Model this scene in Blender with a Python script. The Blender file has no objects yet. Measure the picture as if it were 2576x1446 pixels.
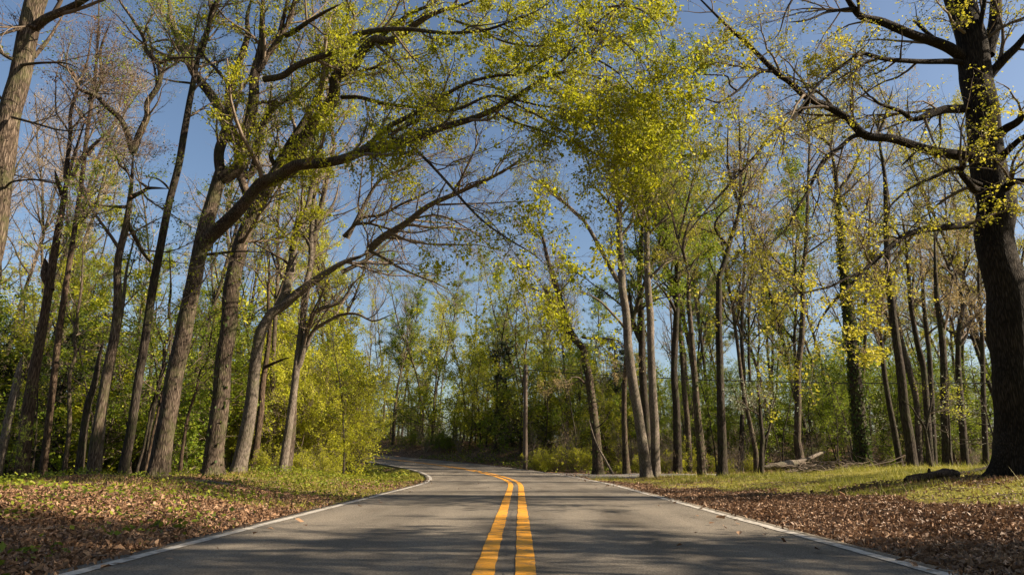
import bpy, math
import numpy as np
rng = np.random.default_rng(11)
U = rng.uniform
scene = bpy.context.scene
COL = scene.collection
R_ = math.radians

# ------------------------------------------------------------------ camera
F = 1717.0                       # focal length in pixels of a 2576 px wide view
PITCH = math.atan((1155 - 723) / F)
CAM = np.array([0.0, 0.0, 0.757])
cp, sp = math.cos(PITCH), math.sin(PITCH)

def at(px, py, D):
    """world point seen at view pixel (px, py) at forward distance D"""
    a, b = (px - 1288) / F, (723 - py) / F
    d = np.array([a, cp - b * sp, sp + b * cp])
    return CAM + d * (D / d[1])

def mpp(p):
    """metres per view pixel at world point p"""
    return max(0.5, (p[1] * cp + (p[2] - CAM[2]) * sp)) / F

cam = bpy.data.cameras.new('camera')
cam.sensor_width = 36.0
cam.lens = 36.0 * F / 2576
cam.clip_end = 3000
camo = bpy.data.objects.new('camera', cam)
COL.objects.link(camo)
camo.location = CAM
camo.rotation_euler = (math.pi / 2 + PITCH, 0, 0)
scene.camera = camo

# ------------------------------------------------------------------ light
SUN_AZ, SUN_EL = R_(97), R_(30)
w = bpy.data.worlds.new('World'); scene.world = w; w.use_nodes = True
nt = w.node_tree
bg = nt.nodes['Background']
sky = nt.nodes.new('ShaderNodeTexSky'); sky.sky_type = 'NISHITA'
sky.sun_disc = False; sky.sun_elevation = SUN_EL; sky.sun_rotation = SUN_AZ
sky.air_density = 1.0; sky.dust_density = 1.6; sky.ozone_density = 1.7
nt.links.new(sky.outputs[0], bg.inputs[0]); bg.inputs[1].default_value = 0.05
sl = bpy.data.lights.new('sun', 'SUN'); sl.energy = 5.0; sl.angle = R_(0.5); sl.color = (1.0, 0.83, 0.62)
so = bpy.data.objects.new('sun', sl); COL.objects.link(so)
sd = np.array([math.sin(SUN_AZ) * math.cos(SUN_EL), math.cos(SUN_AZ) * math.cos(SUN_EL), math.sin(SUN_EL)])
from mathutils import Vector
so.rotation_euler = Vector(sd).to_track_quat('Z', 'Y').to_euler()
so.location = sd * 60
scene.view_settings.view_transform = 'Standard'
scene.view_settings.look = 'None'
scene.view_settings.exposure = 1.6
scene.cycles.max_bounces = 6
scene.cycles.transparent_max_bounces = 4

# ------------------------------------------------------------------ helpers
def ss(a, b, x):
    t = np.clip((np.asarray(x, float) - a) / (b - a), 0, 1)
    return t * t * (3 - 2 * t)

def vnoise(x, y, seed=0, scale=1.0):
    """smooth value noise, vectorised"""
    x = np.asarray(x, float) * scale + seed * 17.3; y = np.asarray(y, float) * scale + seed * 9.1
    xi, yi = np.floor(x).astype(np.int64), np.floor(y).astype(np.int64)
    fx, fy = x - xi, y - yi
    fx = fx * fx * (3 - 2 * fx); fy = fy * fy * (3 - 2 * fy)
    def h(a, b):
        n = (a * 374761393 + b * 668265263 + seed * 1274126177) & 0x7fffffff
        n = ((n ^ (n >> 13)) * 1274126177) & 0x7fffffff
        return ((n ^ (n >> 16)) & 0xffff) / 65535.0
    return (h(xi, yi) * (1 - fx) + h(xi + 1, yi) * fx) * (1 - fy) + (h(xi, yi + 1) * (1 - fx) + h(xi + 1, yi + 1) * fx) * fy

def unit(v):
    return v / np.maximum(np.linalg.norm(v, axis=-1, keepdims=True), 1e-9)

def mesh_from(name, chunks, mats):
    """chunks: (verts (n,3), faces (m,k), material index, value per vertex or None, smooth)"""
    vs, nv = [], 0
    loops, starts, totals, mi, sm, val = [], [], [], [], [], []
    ls = 0
    for V, Fc, m, a, s in chunks:
        if len(V) == 0 or len(Fc) == 0: continue
        vs.append(V); k = Fc.shape[1]; nf = len(Fc)
        loops.append((Fc + nv).ravel()); starts.append(ls + np.arange(nf) * k); totals.append(np.full(nf, k))
        mi.append(np.full(nf, m)); sm.append(np.full(nf, s))
        val.append(np.full(len(V), .5) if a is None else a)
        ls += nf * k; nv += len(V)
    me = bpy.data.meshes.new(name)
    V = np.concatenate(vs).astype(np.float32); L = np.concatenate(loops).astype(np.int32)
    S = np.concatenate(starts).astype(np.int32); T = np.concatenate(totals).astype(np.int32)
    me.vertices.add(len(V)); me.vertices.foreach_set('co', V.ravel())
    me.loops.add(len(L)); me.loops.foreach_set('vertex_index', L)
    me.polygons.add(len(S)); me.polygons.foreach_set('loop_start', S); me.polygons.foreach_set('loop_total', T)
    me.polygons.foreach_set('material_index', np.concatenate(mi).astype(np.int32))
    me.polygons.foreach_set('use_smooth', np.concatenate(sm).astype(bool))
    at_ = me.attributes.new('v', 'FLOAT', 'POINT'); at_.data.foreach_set('value', np.concatenate(val).astype(np.float32))
    for m in mats: me.materials.append(m)
    me.update(calc_edges=True)
    return me

def link(name, me, parent=None, loc=None):
    o = bpy.data.objects.new(name, me); COL.objects.link(o)
    if parent is not None: o.parent = parent
    if loc is not None: o.location = loc
    return o

def tag(o, label=None, cat=None, group=None, kind=None):
    if label: o['label'] = label
    if cat: o['category'] = cat
    if group: o['group'] = group
    if kind: o['kind'] = kind
    return o

def empty(name, loc):
    o = bpy.data.objects.new(name, None); COL.objects.link(o); o.location = loc
    o.empty_display_size = .3
    return o

def catmull(pts, K):
    pts = np.asarray(pts, float)
    if len(pts) == 2:
        t = np.linspace(0, 1, K)[:, None]; return pts[0] * (1 - t) + pts[1] * t
    P = np.vstack([2 * pts[0] - pts[1], pts, 2 * pts[-1] - pts[-2]])
    n = len(pts) - 1
    u = np.linspace(0, n - 1e-6, K); i = u.astype(int); f = (u - i)[:, None]
    a, b, c, d = P[i], P[i + 1], P[i + 2], P[i + 3]
    return .5 * (2 * b + (c - a) * f + (2 * a - 5 * b + 4 * c - d) * f ** 2 + (3 * b - a - 3 * c + d) * f ** 3)

def tubes(P, R, s, m=0, lump=0.0, val=None, smooth=True, flare=None, fk=1.0):
    """many tubes at once: P (N,K,3), R (N,K)"""
    P = np.asarray(P, float); R = np.asarray(R, float)
    N, K, _ = P.shape
    T = np.empty_like(P)
    T[:, 1:-1] = P[:, 2:] - P[:, :-2]; T[:, 0] = P[:, 1] - P[:, 0]; T[:, -1] = P[:, -1] - P[:, -2]
    T = unit(T)
    avg = unit(T.mean(axis=1))
    ref = np.eye(3)[np.argmin(np.abs(avg), axis=1)][:, None, :]
    A = unit(np.cross(T, np.broadcast_to(ref, T.shape))); B = np.cross(T, A)
    th = np.arange(s) * 2 * math.pi / s
    rr = np.repeat(R[:, :, None], s, axis=2)
    if lump > 0:
        ph = U(0, 6.28, (N, 1, 1)); k = np.arange(K)[None, :, None]
        rr = rr * (1 + lump * (np.sin(2 * th + ph + k * .35) * .6 + np.sin(3 * th + 2 * ph - k * .5) * .5 + U(-.5, .5, (N, K, s)) * .6))
    if flare is not None:            # root flare with buttress lobes, first branch only
        h = flare[None, :, None]
        rr = rr * (1 + np.exp(-h / (.26 * (.5 + .5 * fk))) * fk * (.22 + .24 * np.sin(5 * th + 1.3)[None, None, :]) + np.exp(-h / 1.1) * .05)
    V = P[:, :, None, :] + rr[..., None] * (np.cos(th)[:, None] * A[:, :, None, :] + np.sin(th)[:, None] * B[:, :, None, :])
    V = V.reshape(-1, 3)
    n, k, j = np.meshgrid(np.arange(N), np.arange(K - 1), np.arange(s), indexing='ij')
    j2 = (j + 1) % s
    f = lambda kk, jj: (n * K + kk) * s + jj
    Fc = np.stack([f(k, j), f(k, j2), f(k + 1, j2), f(k + 1, j)], -1).reshape(-1, 4)
    vv = np.repeat(U(0, 1, N), K * s) if val is None else np.full(len(V), val)
    return (V, Fc, m, vv, smooth)

LAST = [None]
def grow(P, R, per, length, ang=(.5, 1.0), K=6, wander=.12, trop=.05, rk=.55, t0=.15, t1=1.0, fixed=None, rmin=.003, shrink=.45):
    """children along every branch of (P,R); per = children per metre"""
    N, Kp, _ = P.shape
    seg = np.linalg.norm(np.diff(P, axis=1), axis=2); Lp = seg.sum(1)
    n = rng.poisson(per * Lp * (t1 - t0)) if fixed is None else np.full(N, fixed)
    idx = np.repeat(np.arange(N), n); M = len(idx); LAST[0] = idx
    if M == 0: return np.zeros((0, K, 3)), np.zeros((0, K))
    t = t0 + (t1 - t0) * U(0, 1, M)
    u = t * (Kp - 1); i = np.minimum(u.astype(int), Kp - 2); f = (u - i)[:, None]
    pos = P[idx, i] * (1 - f) + P[idx, i + 1] * f
    T = unit(P[idx, i + 1] - P[idx, i])
    rl = R[idx, i] * (1 - f[:, 0]) + R[idx, i + 1] * f[:, 0]
    v = rng.normal(size=(M, 3)); v = unit(v - T * (v * T).sum(1, keepdims=True))
    a = U(ang[0], ang[1], M)[:, None]
    d = np.cos(a) * T + np.sin(a) * v
    L = U(length[0], length[1], M) * (1 - shrink * t)
    r0 = np.maximum(np.minimum(rl * rk, L * .022 + .002), rmin)
    Q = np.empty((M, K, 3)); Q[:, 0] = pos
    tr = np.array([0, 0, 1.0]) * trop
    for k in range(1, K):
        d = unit(d + rng.normal(size=(M, 3)) * wander + tr)
        Q[:, k] = Q[:, k - 1] + d * (L / (K - 1))[:, None]
    rad = r0[:, None] * (1 - .8 * np.linspace(0, 1, K))[None, :]
    return Q, np.maximum(rad, rmin * .5)

def leaves(P, per, size, m=1, t0=.2, clump=.6, droop=.5, spread=.05, keep=None, up=0.0, wide=.34):
    """leaf blades near the twigs P; per = mean number on each twig. kite shaped, folded on the midrib"""
    N, K, _ = P.shape
    if N == 0: return (np.zeros((0, 3)), np.zeros((0, 3), int), m, None, False)
    wgt = np.clip(rng.lognormal(-clump * clump / 2, clump, N), 0, 5) if clump > 0 else np.ones(N)
    if keep is not None: wgt = wgt * keep
    n = rng.poisson(per * wgt); idx = np.repeat(np.arange(N), n); M = len(idx)
    if M == 0: return (np.zeros((0, 3)), np.zeros((0, 3), int), m, None, False)
    t = t0 + (1 - t0) * U(0, 1, M) ** .7
    u = t * (K - 1); i = np.minimum(u.astype(int), K - 2); f = (u - i)[:, None]
    pos = P[idx, i] * (1 - f) + P[idx, i + 1] * f + rng.normal(size=(M, 3)) * spread
    a = rng.normal(size=(M, 3)); a[:, 2] = a[:, 2] * .5 - droop; a = unit(a)
    nr = rng.normal(size=(M, 3)) * .8 + np.array([0, 0, up + .4])
    b = unit(np.cross(a, nr)); c = np.cross(b, a)
    s = (size * rng.lognormal(0, .28, M))[:, None]
    p0 = pos; p2 = pos + a * s; mid = pos + a * s * .45
    q1 = mid + b * s * wide + c * s * .12; q3 = mid - b * s * wide + c * s * .12
    V = np.stack([p0, q1, p2, q3], 1).reshape(-1, 3)
    o = np.arange(M)[:, None] * 4
    Fc = np.concatenate([o + np.array([[0, 1, 2]]), o + np.array([[0, 2, 3]])], 0)
    tw = U(0, 1, N)
    vv = np.repeat(np.clip(.5 * tw[idx] + .5 * U(0, 1, M), 0, 1), 4)
    return (V, Fc, m, vv, False)

# ------------------------------------------------------------------ materials
def new_mat(name):
    m = bpy.data.materials.new(name); m.use_nodes = True
    return m, m.node_tree, m.node_tree.nodes, m.node_tree.links, m.node_tree.nodes['Principled BSDF']

def ramp(N, stops, interp='LINEAR'):
    r = N.new('ShaderNodeValToRGB'); e = r.color_ramp.elements; r.color_ramp.interpolation = interp
    e[0].position, e[0].color = stops[0][0], (*stops[0][1], 1)
    e[1].position, e[1].color = stops[-1][0], (*stops[-1][1], 1)
    for p, c in stops[1:-1]:
        x = e.new(p); x.color = (*c, 1)
    return r

def leaf_mat(name, c0, c1, c2, trans=.42):
    m, t, N, L, b = new_mat(name)
    a = N.new('ShaderNodeAttribute'); a.attribute_name = 'v'
    r = ramp(N, [(0, c0), (.5, c1), (1, c2)])
    L.new(a.outputs['Fac'], r.inputs[0]); L.new(r.outputs[0], b.inputs['Base Color'])
    b.inputs['Roughness'].default_value = .55
    b.inputs['Specular IOR Level'].default_value = .25
    tr = N.new('ShaderNodeBsdfTranslucent'); L.new(r.outputs[0], tr.inputs[0])
    mx = N.new('ShaderNodeMixShader'); mx.inputs[0].default_value = trans
    L.new(b.outputs[0], mx.inputs[1]); L.new(tr.outputs[0], mx.inputs[2])
    L.new(mx.outputs[0], N['Material Output'].inputs[0])
    return m

def bark_mat(name, dark, mid, light, moss=None, scale=1.0, bump=.6, mossamt=.5):
    m, t, N, L, b = new_mat(name)
    tc = N.new('ShaderNodeTexCoord')
    mp = N.new('ShaderNodeMapping'); mp.inputs['Scale'].default_value = (15 * scale, 15 * scale, 1.5 * scale)
    L.new(tc.outputs['Object'], mp.inputs[0])
    vo = N.new('ShaderNodeTexVoronoi'); vo.feature = 'DISTANCE_TO_EDGE'; vo.inputs['Scale'].default_value = 2.6
    nz = N.new('ShaderNodeTexNoise'); nz.inputs['Scale'].default_value = 2.5; nz.inputs['Detail'].default_value = 8; nz.inputs['Roughness'].default_value = .65
    wr = N.new('ShaderNodeTexNoise'); wr.inputs['Scale'].default_value = 1.2; wr.inputs['Detail'].default_value = 3
    L.new(mp.outputs[0], wr.inputs['Vector'])
    ad = N.new('ShaderNodeVectorMath'); ad.operation = 'MULTIPLY_ADD'
    ad.inputs[1].default_value = (.6, .6, .6)
    L.new(wr.outputs['Color'], ad.inputs[0]); L.new(mp.outputs[0], ad.inputs[2])
    L.new(ad.outputs[0], vo.inputs['Vector']); L.new(mp.outputs[0], nz.inputs['Vector'])
    mr = N.new('ShaderNodeMapRange'); mr.inputs['From Max'].default_value = .28; L.new(vo.outputs['Distance'], mr.inputs['Value'])
    ma = N.new('ShaderNodeMath'); ma.operation = 'MULTIPLY'; L.new(mr.outputs[0], ma.inputs[0]); L.new(nz.outputs['Fac'], ma.inputs[1])
    r = ramp(N, [(.05, dark), (.35, mid), (.75, light)])
    L.new(ma.outputs[0], r.inputs[0])
    col = r.outputs[0]
    # broad tone patches
    n2 = N.new('ShaderNodeTexNoise'); n2.inputs['Scale'].default_value = 1.4; n2.inputs['Detail'].default_value = 4
    L.new(tc.outputs['Object'], n2.inputs['Vector'])
    r2 = ramp(N, [(.3, (.58, .56, .54)), (.52, (.98, .96, .95)), (.72, (1.35, 1.32, 1.3))]); L.new(n2.outputs['Fac'], r2.inputs[0])
    mu = N.new('ShaderNodeMix'); mu.data_type = 'RGBA'; mu.blend_type = 'MULTIPLY'; mu.inputs[0].default_value = 1
    L.new(col, mu.inputs[6]); L.new(r2.outputs[0], mu.inputs[7]); col = mu.outputs[2]
    if moss:
        n3 = N.new('ShaderNodeTexNoise'); n3.inputs['Scale'].default_value = 2.3; n3.inputs['Detail'].default_value = 6; n3.inputs['Roughness'].default_value = .7
        L.new(tc.outputs['Object'], n3.inputs['Vector'])
        r3 = ramp(N, [(.48, (0, 0, 0)), (.64, (mossamt,) * 3)]); L.new(n3.outputs['Fac'], r3.inputs[0])
        m2 = N.new('ShaderNodeMix'); m2.data_type = 'RGBA'; L.new(r3.outputs[0], m2.inputs[0]); L.new(col, m2.inputs[6]); m2.inputs[7].default_value = (*moss, 1)
        col = m2.outputs[2]
    L.new(col, b.inputs['Base Color'])
    b.inputs['Roughness'].default_value = .9; b.inputs['Specular IOR Level'].default_value = .15
    bp = N.new('ShaderNodeBump'); bp.inputs['Strength'].default_value = bump; bp.inputs['Distance'].default_value = .03
    L.new(ma.outputs[0], bp.inputs['Height']); L.new(bp.outputs[0], b.inputs['Normal'])
    return m

BARK = bark_mat('oak_bark', (.026, .019, .014), (.092, .071, .054), (.20, .163, .13), moss=(.075, .085, .03))
BARKW = bark_mat('warm_bark', (.026, .017, .012), (.088, .062, .043), (.175, .127, .092), moss=(.07, .07, .03), mossamt=.25)
BARKP = bark_mat('pale_bark', (.06, .05, .04), (.165, .14, .118), (.28, .245, .21), moss=(.10, .11, .05), mossamt=.35, scale=1.4, bump=.45)
BARKD = bark_mat('dark_bark', (.018, .014, .011), (.05, .04, .032), (.10, .083, .068), moss=(.05, .06, .02))
BARKX = bark_mat('old_bark_painted_shade', (.009, .007, .005), (.025, .020, .016), (.06, .05, .041))  # lawn tree's silhouette shade painted into its bark colour
def twig_mat(name, c0, c1):
    m, t, N, L, b = new_mat(name)
    a = N.new('ShaderNodeAttribute'); a.attribute_name = 'v'
    r = ramp(N, [(0, c0), (1, c1)]); L.new(a.outputs['Fac'], r.inputs[0]); L.new(r.outputs[0], b.inputs['Base Color'])
    b.inputs['Roughness'].default_value = .85; b.inputs['Specular IOR Level'].default_value = .15
    return m
TWIG = twig_mat('twig_bark', (.075, .058, .044), (.19, .15, .115))
TWIGP = twig_mat('pale_twig_bark', (.14, .11, .085), (.30, .25, .20))

LF_OAK = leaf_mat('young_oak_leaf', (.18, .215, .010), (.32, .335, .014), (.46, .425, .025), .55)
LF_GRN = leaf_mat('fresh_green_leaf', (.09, .155, .012), (.18, .245, .016), (.31, .33, .024), .5)
LF_YEL = leaf_mat('yellow_spring_leaf', (.19, .215, .016), (.36, .34, .028), (.53, .465, .06), .5)
LF_LIM = leaf_mat('lime_leaf', (.23, .265, .016), (.39, .405, .026), (.52, .49, .05), .52)
LF_TAN = leaf_mat('tan_bud', (.25, .185, .085), (.36, .275, .12), (.42, .35, .15), .4)
LF_RUS = leaf_mat('rusty_bud', (.10, .05, .03), (.16, .085, .05), (.14, .13, .04), .35)
LF_DRK = leaf_mat('cedar_needle', (.012, .02, .008), (.022, .034, .012), (.045, .055, .018), .15)
LF_WHT = leaf_mat('dogwood_blossom', (.16, .20, .08), (.34, .38, .27), (.46, .49, .40), .35)
LF_IVY = leaf_mat('ivy_leaf', (.03, .055, .012), (.055, .085, .016), (.10, .12, .02), .3)
LF_WED = leaf_mat('weed_leaf', (.07, .105, .012), (.15, .19, .016), (.30, .29, .03), .4)
LF_LIT = leaf_mat('dry_oak_leaf', (.06, .032, .018), (.17, .095, .052), (.35, .225, .135), .12)
GRASSM = leaf_mat('grass_blade', (.11, .135, .014), (.26, .25, .035), (.44, .37, .10), .35)

# ------------------------------------------------------------------ road course and terrain
HD0 = math.atan(18 / F)
ds = .5
S = np.arange(-20, 140, ds)
kap = np.where(S < 18, 0, np.where(S < 24, (S - 18) / 6, 1)) / 52.0
kap = np.where(S > 92, 0, kap)
hd = HD0 - np.cumsum(kap) * ds
CX = np.cumsum(np.sin(hd)) * ds; CY = np.cumsum(np.cos(hd)) * ds
i5 = np.argmin(np.abs(S - 5)); CX += -.04 - CX[i5]; CY += 5 - CY[i5]
NX, NY = np.cos(hd), -np.sin(hd)           # right-hand normal
def road_z(s):
    return np.minimum(.0036 * np.maximum(np.asarray(s, float) - 24, 0) ** 1.6, 3.0)
HW = 3.02

def s_lat(x, y):
    x = np.asarray(x, float); y = np.asarray(y, float); sh = x.shape
    x = x.ravel(); y = y.ravel(); so_, lo = np.empty(len(x)), np.empty(len(x))
    for a in range(0, len(x), 20000):
        xx, yy = x[a:a + 20000, None], y[a:a + 20000, None]
        d2 = (xx - CX) ** 2 + (yy - CY) ** 2; i = d2.argmin(1)
        dx, dy = xx[:, 0] - CX[i], yy[:, 0] - CY[i]
        lt = dx * NX[i] + dy * NY[i]; al = dx * -NY[i] + dy * NX[i]
        so_[a:a + 20000] = S[i] + np.clip(al, -.3, .3)
        lo[a:a + 20000] = np.sign(lt) * np.maximum(np.sqrt(d2[np.arange(len(i)), i] - np.minimum(al ** 2, .09) * (np.abs(lt) < 300)), 1e-6)
    return so_.reshape(sh), lo.reshape(sh)

def lawn_edge(s):
    return np.interp(s, [-20, 2, 8, 10.5, 15, 20, 27, 60], [7.0, 6.9, 6.5, 6.2, 5.0, 4.1, 3.3, 3.3])

def hz_sl(x, y, s, lat):
    z = road_z(s)
    Lf = np.maximum(-lat, 0); Rt = np.maximum(lat, 0)
    near = 1 - ss(20, 29, s)
    z = z + (.38 + .12 * (vnoise(x, y, 3, .35) - .5)) * ss(3.1, 7.4, Lf) * near
    z = z - .7 * ss(12, 30, Lf) * ss(-20, 4, s) - .24 * ss(7.6, 11, Lf) * near
    z = z - .22 * ss(3.0, 4.2, Lf) * ss(23, 29, s) * (1 - ss(6, 9, Lf) * .8)
    z = z + .56 * ss(3.4, 11, Rt) * (1 - ss(18.5, 30, s))
    z = z + 1.35 * ss(3.6, 8.5, Rt) * ss(36, 48, s)
    z = z + ss(9, 30, x) * np.clip((y - 31) * .045, 0, 2.6) * (1 - ss(36, 48, s) * .3)
    off = ss(3.2, 5, np.abs(lat))
    z = z + off * (.09 * (vnoise(x, y, 5, .9) - .5) + .05 * (vnoise(x, y, 6, 2.7) - .5)) - .03
    far = ss(90, 260, np.hypot(x, y))
    return z * (1 - far) - .5 * far

def hz(x, y):
    s, l = s_lat(x, y)
    return hz_sl(np.asarray(x, float), np.asarray(y, float), s, l)

def spaced(lo, hi, fine_lo, fine_hi, d, g=1.13):
    a = list(np.arange(fine_lo, fine_hi + 1e-6, d))
    st, x = d, fine_hi
    while x < hi: st *= g; x += st; a.append(x)
    st, x, b = d, fine_lo, []
    while x > lo: st *= g; x -= st; b.append(x)
    return np.array(b[::-1] + a)

gx = spaced(-900, 900, -16, 18, .25); gy = spaced(-60, 1200, -1, 34, .25)
GX, GY = np.meshgrid(gx, gy)
gs, gl = s_lat(GX, GY)
GZ = hz_sl(GX, GY, gs, gl)
lawn = ss(-.5, .7, gl - lawn_edge(gs) + (vnoise(GX, GY, 8, .8) - .5) * 1.6) * (1 - ss(27.5, 30, gs)) * (1 - ss(20, 27, gl))
lverge = ss(.3, .6, vnoise(GX, GY, 9, .7)) * ss(10, 15, gs) * (1 - ss(7, 10, -gl)) * (gl < 0) * .9
mask = np.maximum(lawn, lverge)
nyy, nxx = GX.shape
ii, jj = np.meshgrid(np.arange(nyy - 1), np.arange(nxx - 1), indexing='ij')
FQ = np.stack([ii * nxx + jj, ii * nxx + jj + 1, (ii + 1) * nxx + jj + 1, (ii + 1) * nxx + jj], -1).reshape(-1, 4)

m, t, N, L, b = new_mat('forest_floor')
tc = N.new('ShaderNodeTexCoord')
v1 = N.new('ShaderNodeTexVoronoi'); v1.inputs['Scale'].default_value = 13
n0 = N.new('ShaderNodeTexNoise'); n0.inputs['Scale'].default_value = 20; n0.inputs['Detail'].default_value = 3
md = N.new('ShaderNodeVectorMath'); md.operation = 'MULTIPLY_ADD'; md.inputs[1].default_value = (.06, .06, .06)
L.new(tc.outputs['Object'], n0.inputs['Vector']); L.new(n0.outputs['Color'], md.inputs[0]); L.new(tc.outputs['Object'], md.inputs[2]); L.new(md.outputs[0], v1.inputs['Vector'])
sx = N.new('ShaderNodeSeparateColor'); L.new(v1.outputs['Color'], sx.inputs[0])
rl = ramp(N, [(0, (.035, .021, .013)), (.45, (.10, .06, .035)), (.8, (.17, .105, .065)), (1, (.27, .18, .115))]); L.new(sx.outputs[0], rl.inputs[0])
n1 = N.new('ShaderNodeTexNoise'); n1.inputs['Scale'].default_value = 30; n1.inputs['Detail'].default_value = 5
L.new(tc.outputs['Object'], n1.inputs['Vector'])
rg = ramp(N, [(.3, (.08, .085, .014)), (.5, (.19, .18, .032)), (.7, (.30, .24, .08))]); L.new(n1.outputs['Fac'], rg.inputs[0])
av = N.new('ShaderNodeAttribute'); av.attribute_name = 'v'
mxx = N.new('ShaderNodeMix'); mxx.data_type = 'RGBA'
L.new(av.outputs['Fac'], mxx.inputs[0]); L.new(rl.outputs[0], mxx.inputs[6]); L.new(rg.outputs[0], mxx.inputs[7]); L.new(mxx.outputs[2], b.inputs['Base Color'])
b.inputs['Roughness'].default_value = .95; b.inputs['Specular IOR Level'].default_value = .1
bp = N.new('ShaderNodeBump'); bp.inputs['Strength'].default_value = .7; bp.inputs['Distance'].default_value = .04
L.new(v1.outputs['Distance'], bp.inputs['Height']); L.new(bp.outputs[0], b.inputs['Normal'])
GROUND = m
me = mesh_from('ground', [(np.stack([GX, GY, GZ], -1).reshape(-1, 3), FQ, 0, mask.ravel(), True)], [GROUND])
tag(link('ground', me), kind='structure')

# ---- asphalt
m, t, N, L, b = new_mat('worn_asphalt')
tc = N.new('ShaderNodeTexCoord')
na = N.new('ShaderNodeTexNoise'); na.inputs['Scale'].default_value = 75; na.inputs['Detail'].default_value = 4; na.inputs['Roughness'].default_value = .8
nb = N.new('ShaderNodeTexNoise'); nb.inputs['Scale'].default_value = 1.1; nb.inputs['Detail'].default_value = 5
mpb = N.new('ShaderNodeMapping'); mpb.inputs['Scale'].default_value = (1.6, .35, 1)
L.new(tc.outputs['Object'], mpb.inputs[0]); L.new(mpb.outputs[0], nb.inputs['Vector']); L.new(tc.outputs['Object'], na.inputs['Vector'])
ra = ramp(N, [(.3, (.036, .033, .029)), (.5, (.128, .117, .102)), (.7, (.28, .256, .224))]); L.new(na.outputs['Fac'], ra.inputs[0])
rb = ramp(N, [(.3, (.72, .70, .68)), (.5, (.98, .97, .95)), (.7, (1.2, 1.17, 1.12))]); L.new(nb.outputs['Fac'], rb.inputs[0])
mu = N.new('ShaderNodeMix'); mu.data_type = 'RGBA'; mu.blend_type = 'MULTIPLY'; mu.inputs[0].default_value = 1
L.new(ra.outputs[0], mu.inputs[6]); L.new(rb.outputs[0], mu.inputs[7])
# value attribute: worn wheel tracks lighter, oil strip darker
aw = N.new('ShaderNodeAttribute'); aw.attribute_name = 'v'
rw = ramp(N, [(0, (.66, .65, .64)), (1, (1.22, 1.2, 1.16))]); L.new(aw.outputs['Fac'], rw.inputs[0])
mu2 = N.new('ShaderNodeMix'); mu2.data_type = 'RGBA'; mu2.blend_type = 'MULTIPLY'; mu2.inputs[0].default_value = 1
L.new(mu.outputs[2], mu2.inputs[6]); L.new(rw.outputs[0], mu2.inputs[7]); L.new(mu2.outputs[2], b.inputs['Base Color'])
b.inputs['Roughness'].default_value = .9; b.inputs['Specular IOR Level'].default_value = .1
bp = N.new('ShaderNodeBump'); bp.inputs['Strength'].default_value = .55; bp.inputs['Distance'].default_value = .008
L.new(na.outputs['Fac'], bp.inputs['Height']); L.new(bp.outputs[0], b.inputs['Normal'])
ASPH = m

def strip(name, s0, s1, lats, zoff, mat, step=.25, vals=None, wob=None, drop=None):
    s = np.arange(s0, s1, step)
    x0, y0, nx, ny = (np.interp(s, S, q) for q in (CX, CY, NX, NY))
    z = road_z(s)
    lat = np.array(lats, float)[None, :] + (0 if wob is None else wob(s))
    K = lat.shape[1]
    X = x0[:, None] + nx[:, None] * lat; Y = y0[:, None] + ny[:, None] * lat
    Z = np.repeat(z[:, None], K, 1) + zoff
    if drop is not None: Z = Z + np.array(drop)[None, :]
    i, j = np.meshgrid(np.arange(len(s) - 1), np.arange(K - 1), indexing='ij')
    Fc = np.stack([i * K + j, i * K + j + 1, (i + 1) * K + j + 1, (i + 1) * K + j], -1).reshape(-1, 4)
    v = None if vals is None else np.tile(np.array(vals, float), len(s))
    return tag(link(name, mesh_from(name, [(np.stack([X, Y, Z], -1).reshape(-1, 3), Fc, 0, v, True)], [mat])), kind='structure')

lt = np.array([-3.03, -2.95, -2.5, -2.1, -1.7, -1.3, -.9, -.5, -.12, .12, .5, .9, 1.3, 1.7, 2.1, 2.5, 2.95, 3.03])
wear = .5 + .35 * (np.exp(-((np.abs(lt) - .75) / .35) ** 2) + np.exp(-((np.abs(lt) - 2.25) / .35) ** 2)) - .25 * np.exp(-(np.abs(lt) / .15) ** 2) - .12 * np.exp(-((np.abs(lt) - 1.5) / .3) ** 2)
strip('road', -8, 120, np.concatenate([[-3.05], lt, [3.05]]), .03, ASPH, vals=np.concatenate([[.2], wear, [.2]]), drop=[-.3] + [0] * len(lt) + [-.12])

def paint_mat(name, c0, c1, under, wear0, wear1):
    m, t, N, L, b = new_mat(name)
    tc = N.new('ShaderNodeTexCoord')
    n = N.new('ShaderNodeTexNoise'); n.inputs['Scale'].default_value = 9; n.inputs['Detail'].default_value = 9; n.inputs['Roughness'].default_value = .75
    n2 = N.new('ShaderNodeTexNoise'); n2.inputs['Scale'].default_value = 90; n2.inputs['Detail'].default_value = 3
    for q in (n, n2): L.new(tc.outputs['Object'], q.inputs['Vector'])
    r = ramp(N, [(.3, c0), (.7, c1)]); L.new(n2.outputs['Fac'], r.inputs[0])
    rr = ramp(N, [(wear0, (1, 1, 1)), (wear1, (0, 0, 0))]); L.new(n.outputs['Fac'], rr.inputs[0])
    x = N.new('ShaderNodeMix'); x.data_type = 'RGBA'; L.new(rr.outputs[0], x.inputs[0]); L.new(r.outputs[0], x.inputs[6]); x.inputs[7].default_value = (*under, 1)
    L.new(x.outputs[2], b.inputs['Base Color']); b.inputs['Roughness'].default_value = .7
    bp = N.new('ShaderNodeBump'); bp.inputs['Strength'].default_value = .4; bp.inputs['Distance'].default_value = .006
    L.new(n2.outputs['Fac'], bp.inputs['Height']); L.new(bp.outputs[0], b.inputs['Normal'])
    return m
YEL = paint_mat('yellow_paint', (.56, .235, .008), (.72, .32, .012), (.22, .13, .04), .39, .50)
WHT = paint_mat('white_paint', (.34, .32, .29), (.48, .455, .41), (.17, .155, .135), .40, .54)
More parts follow.
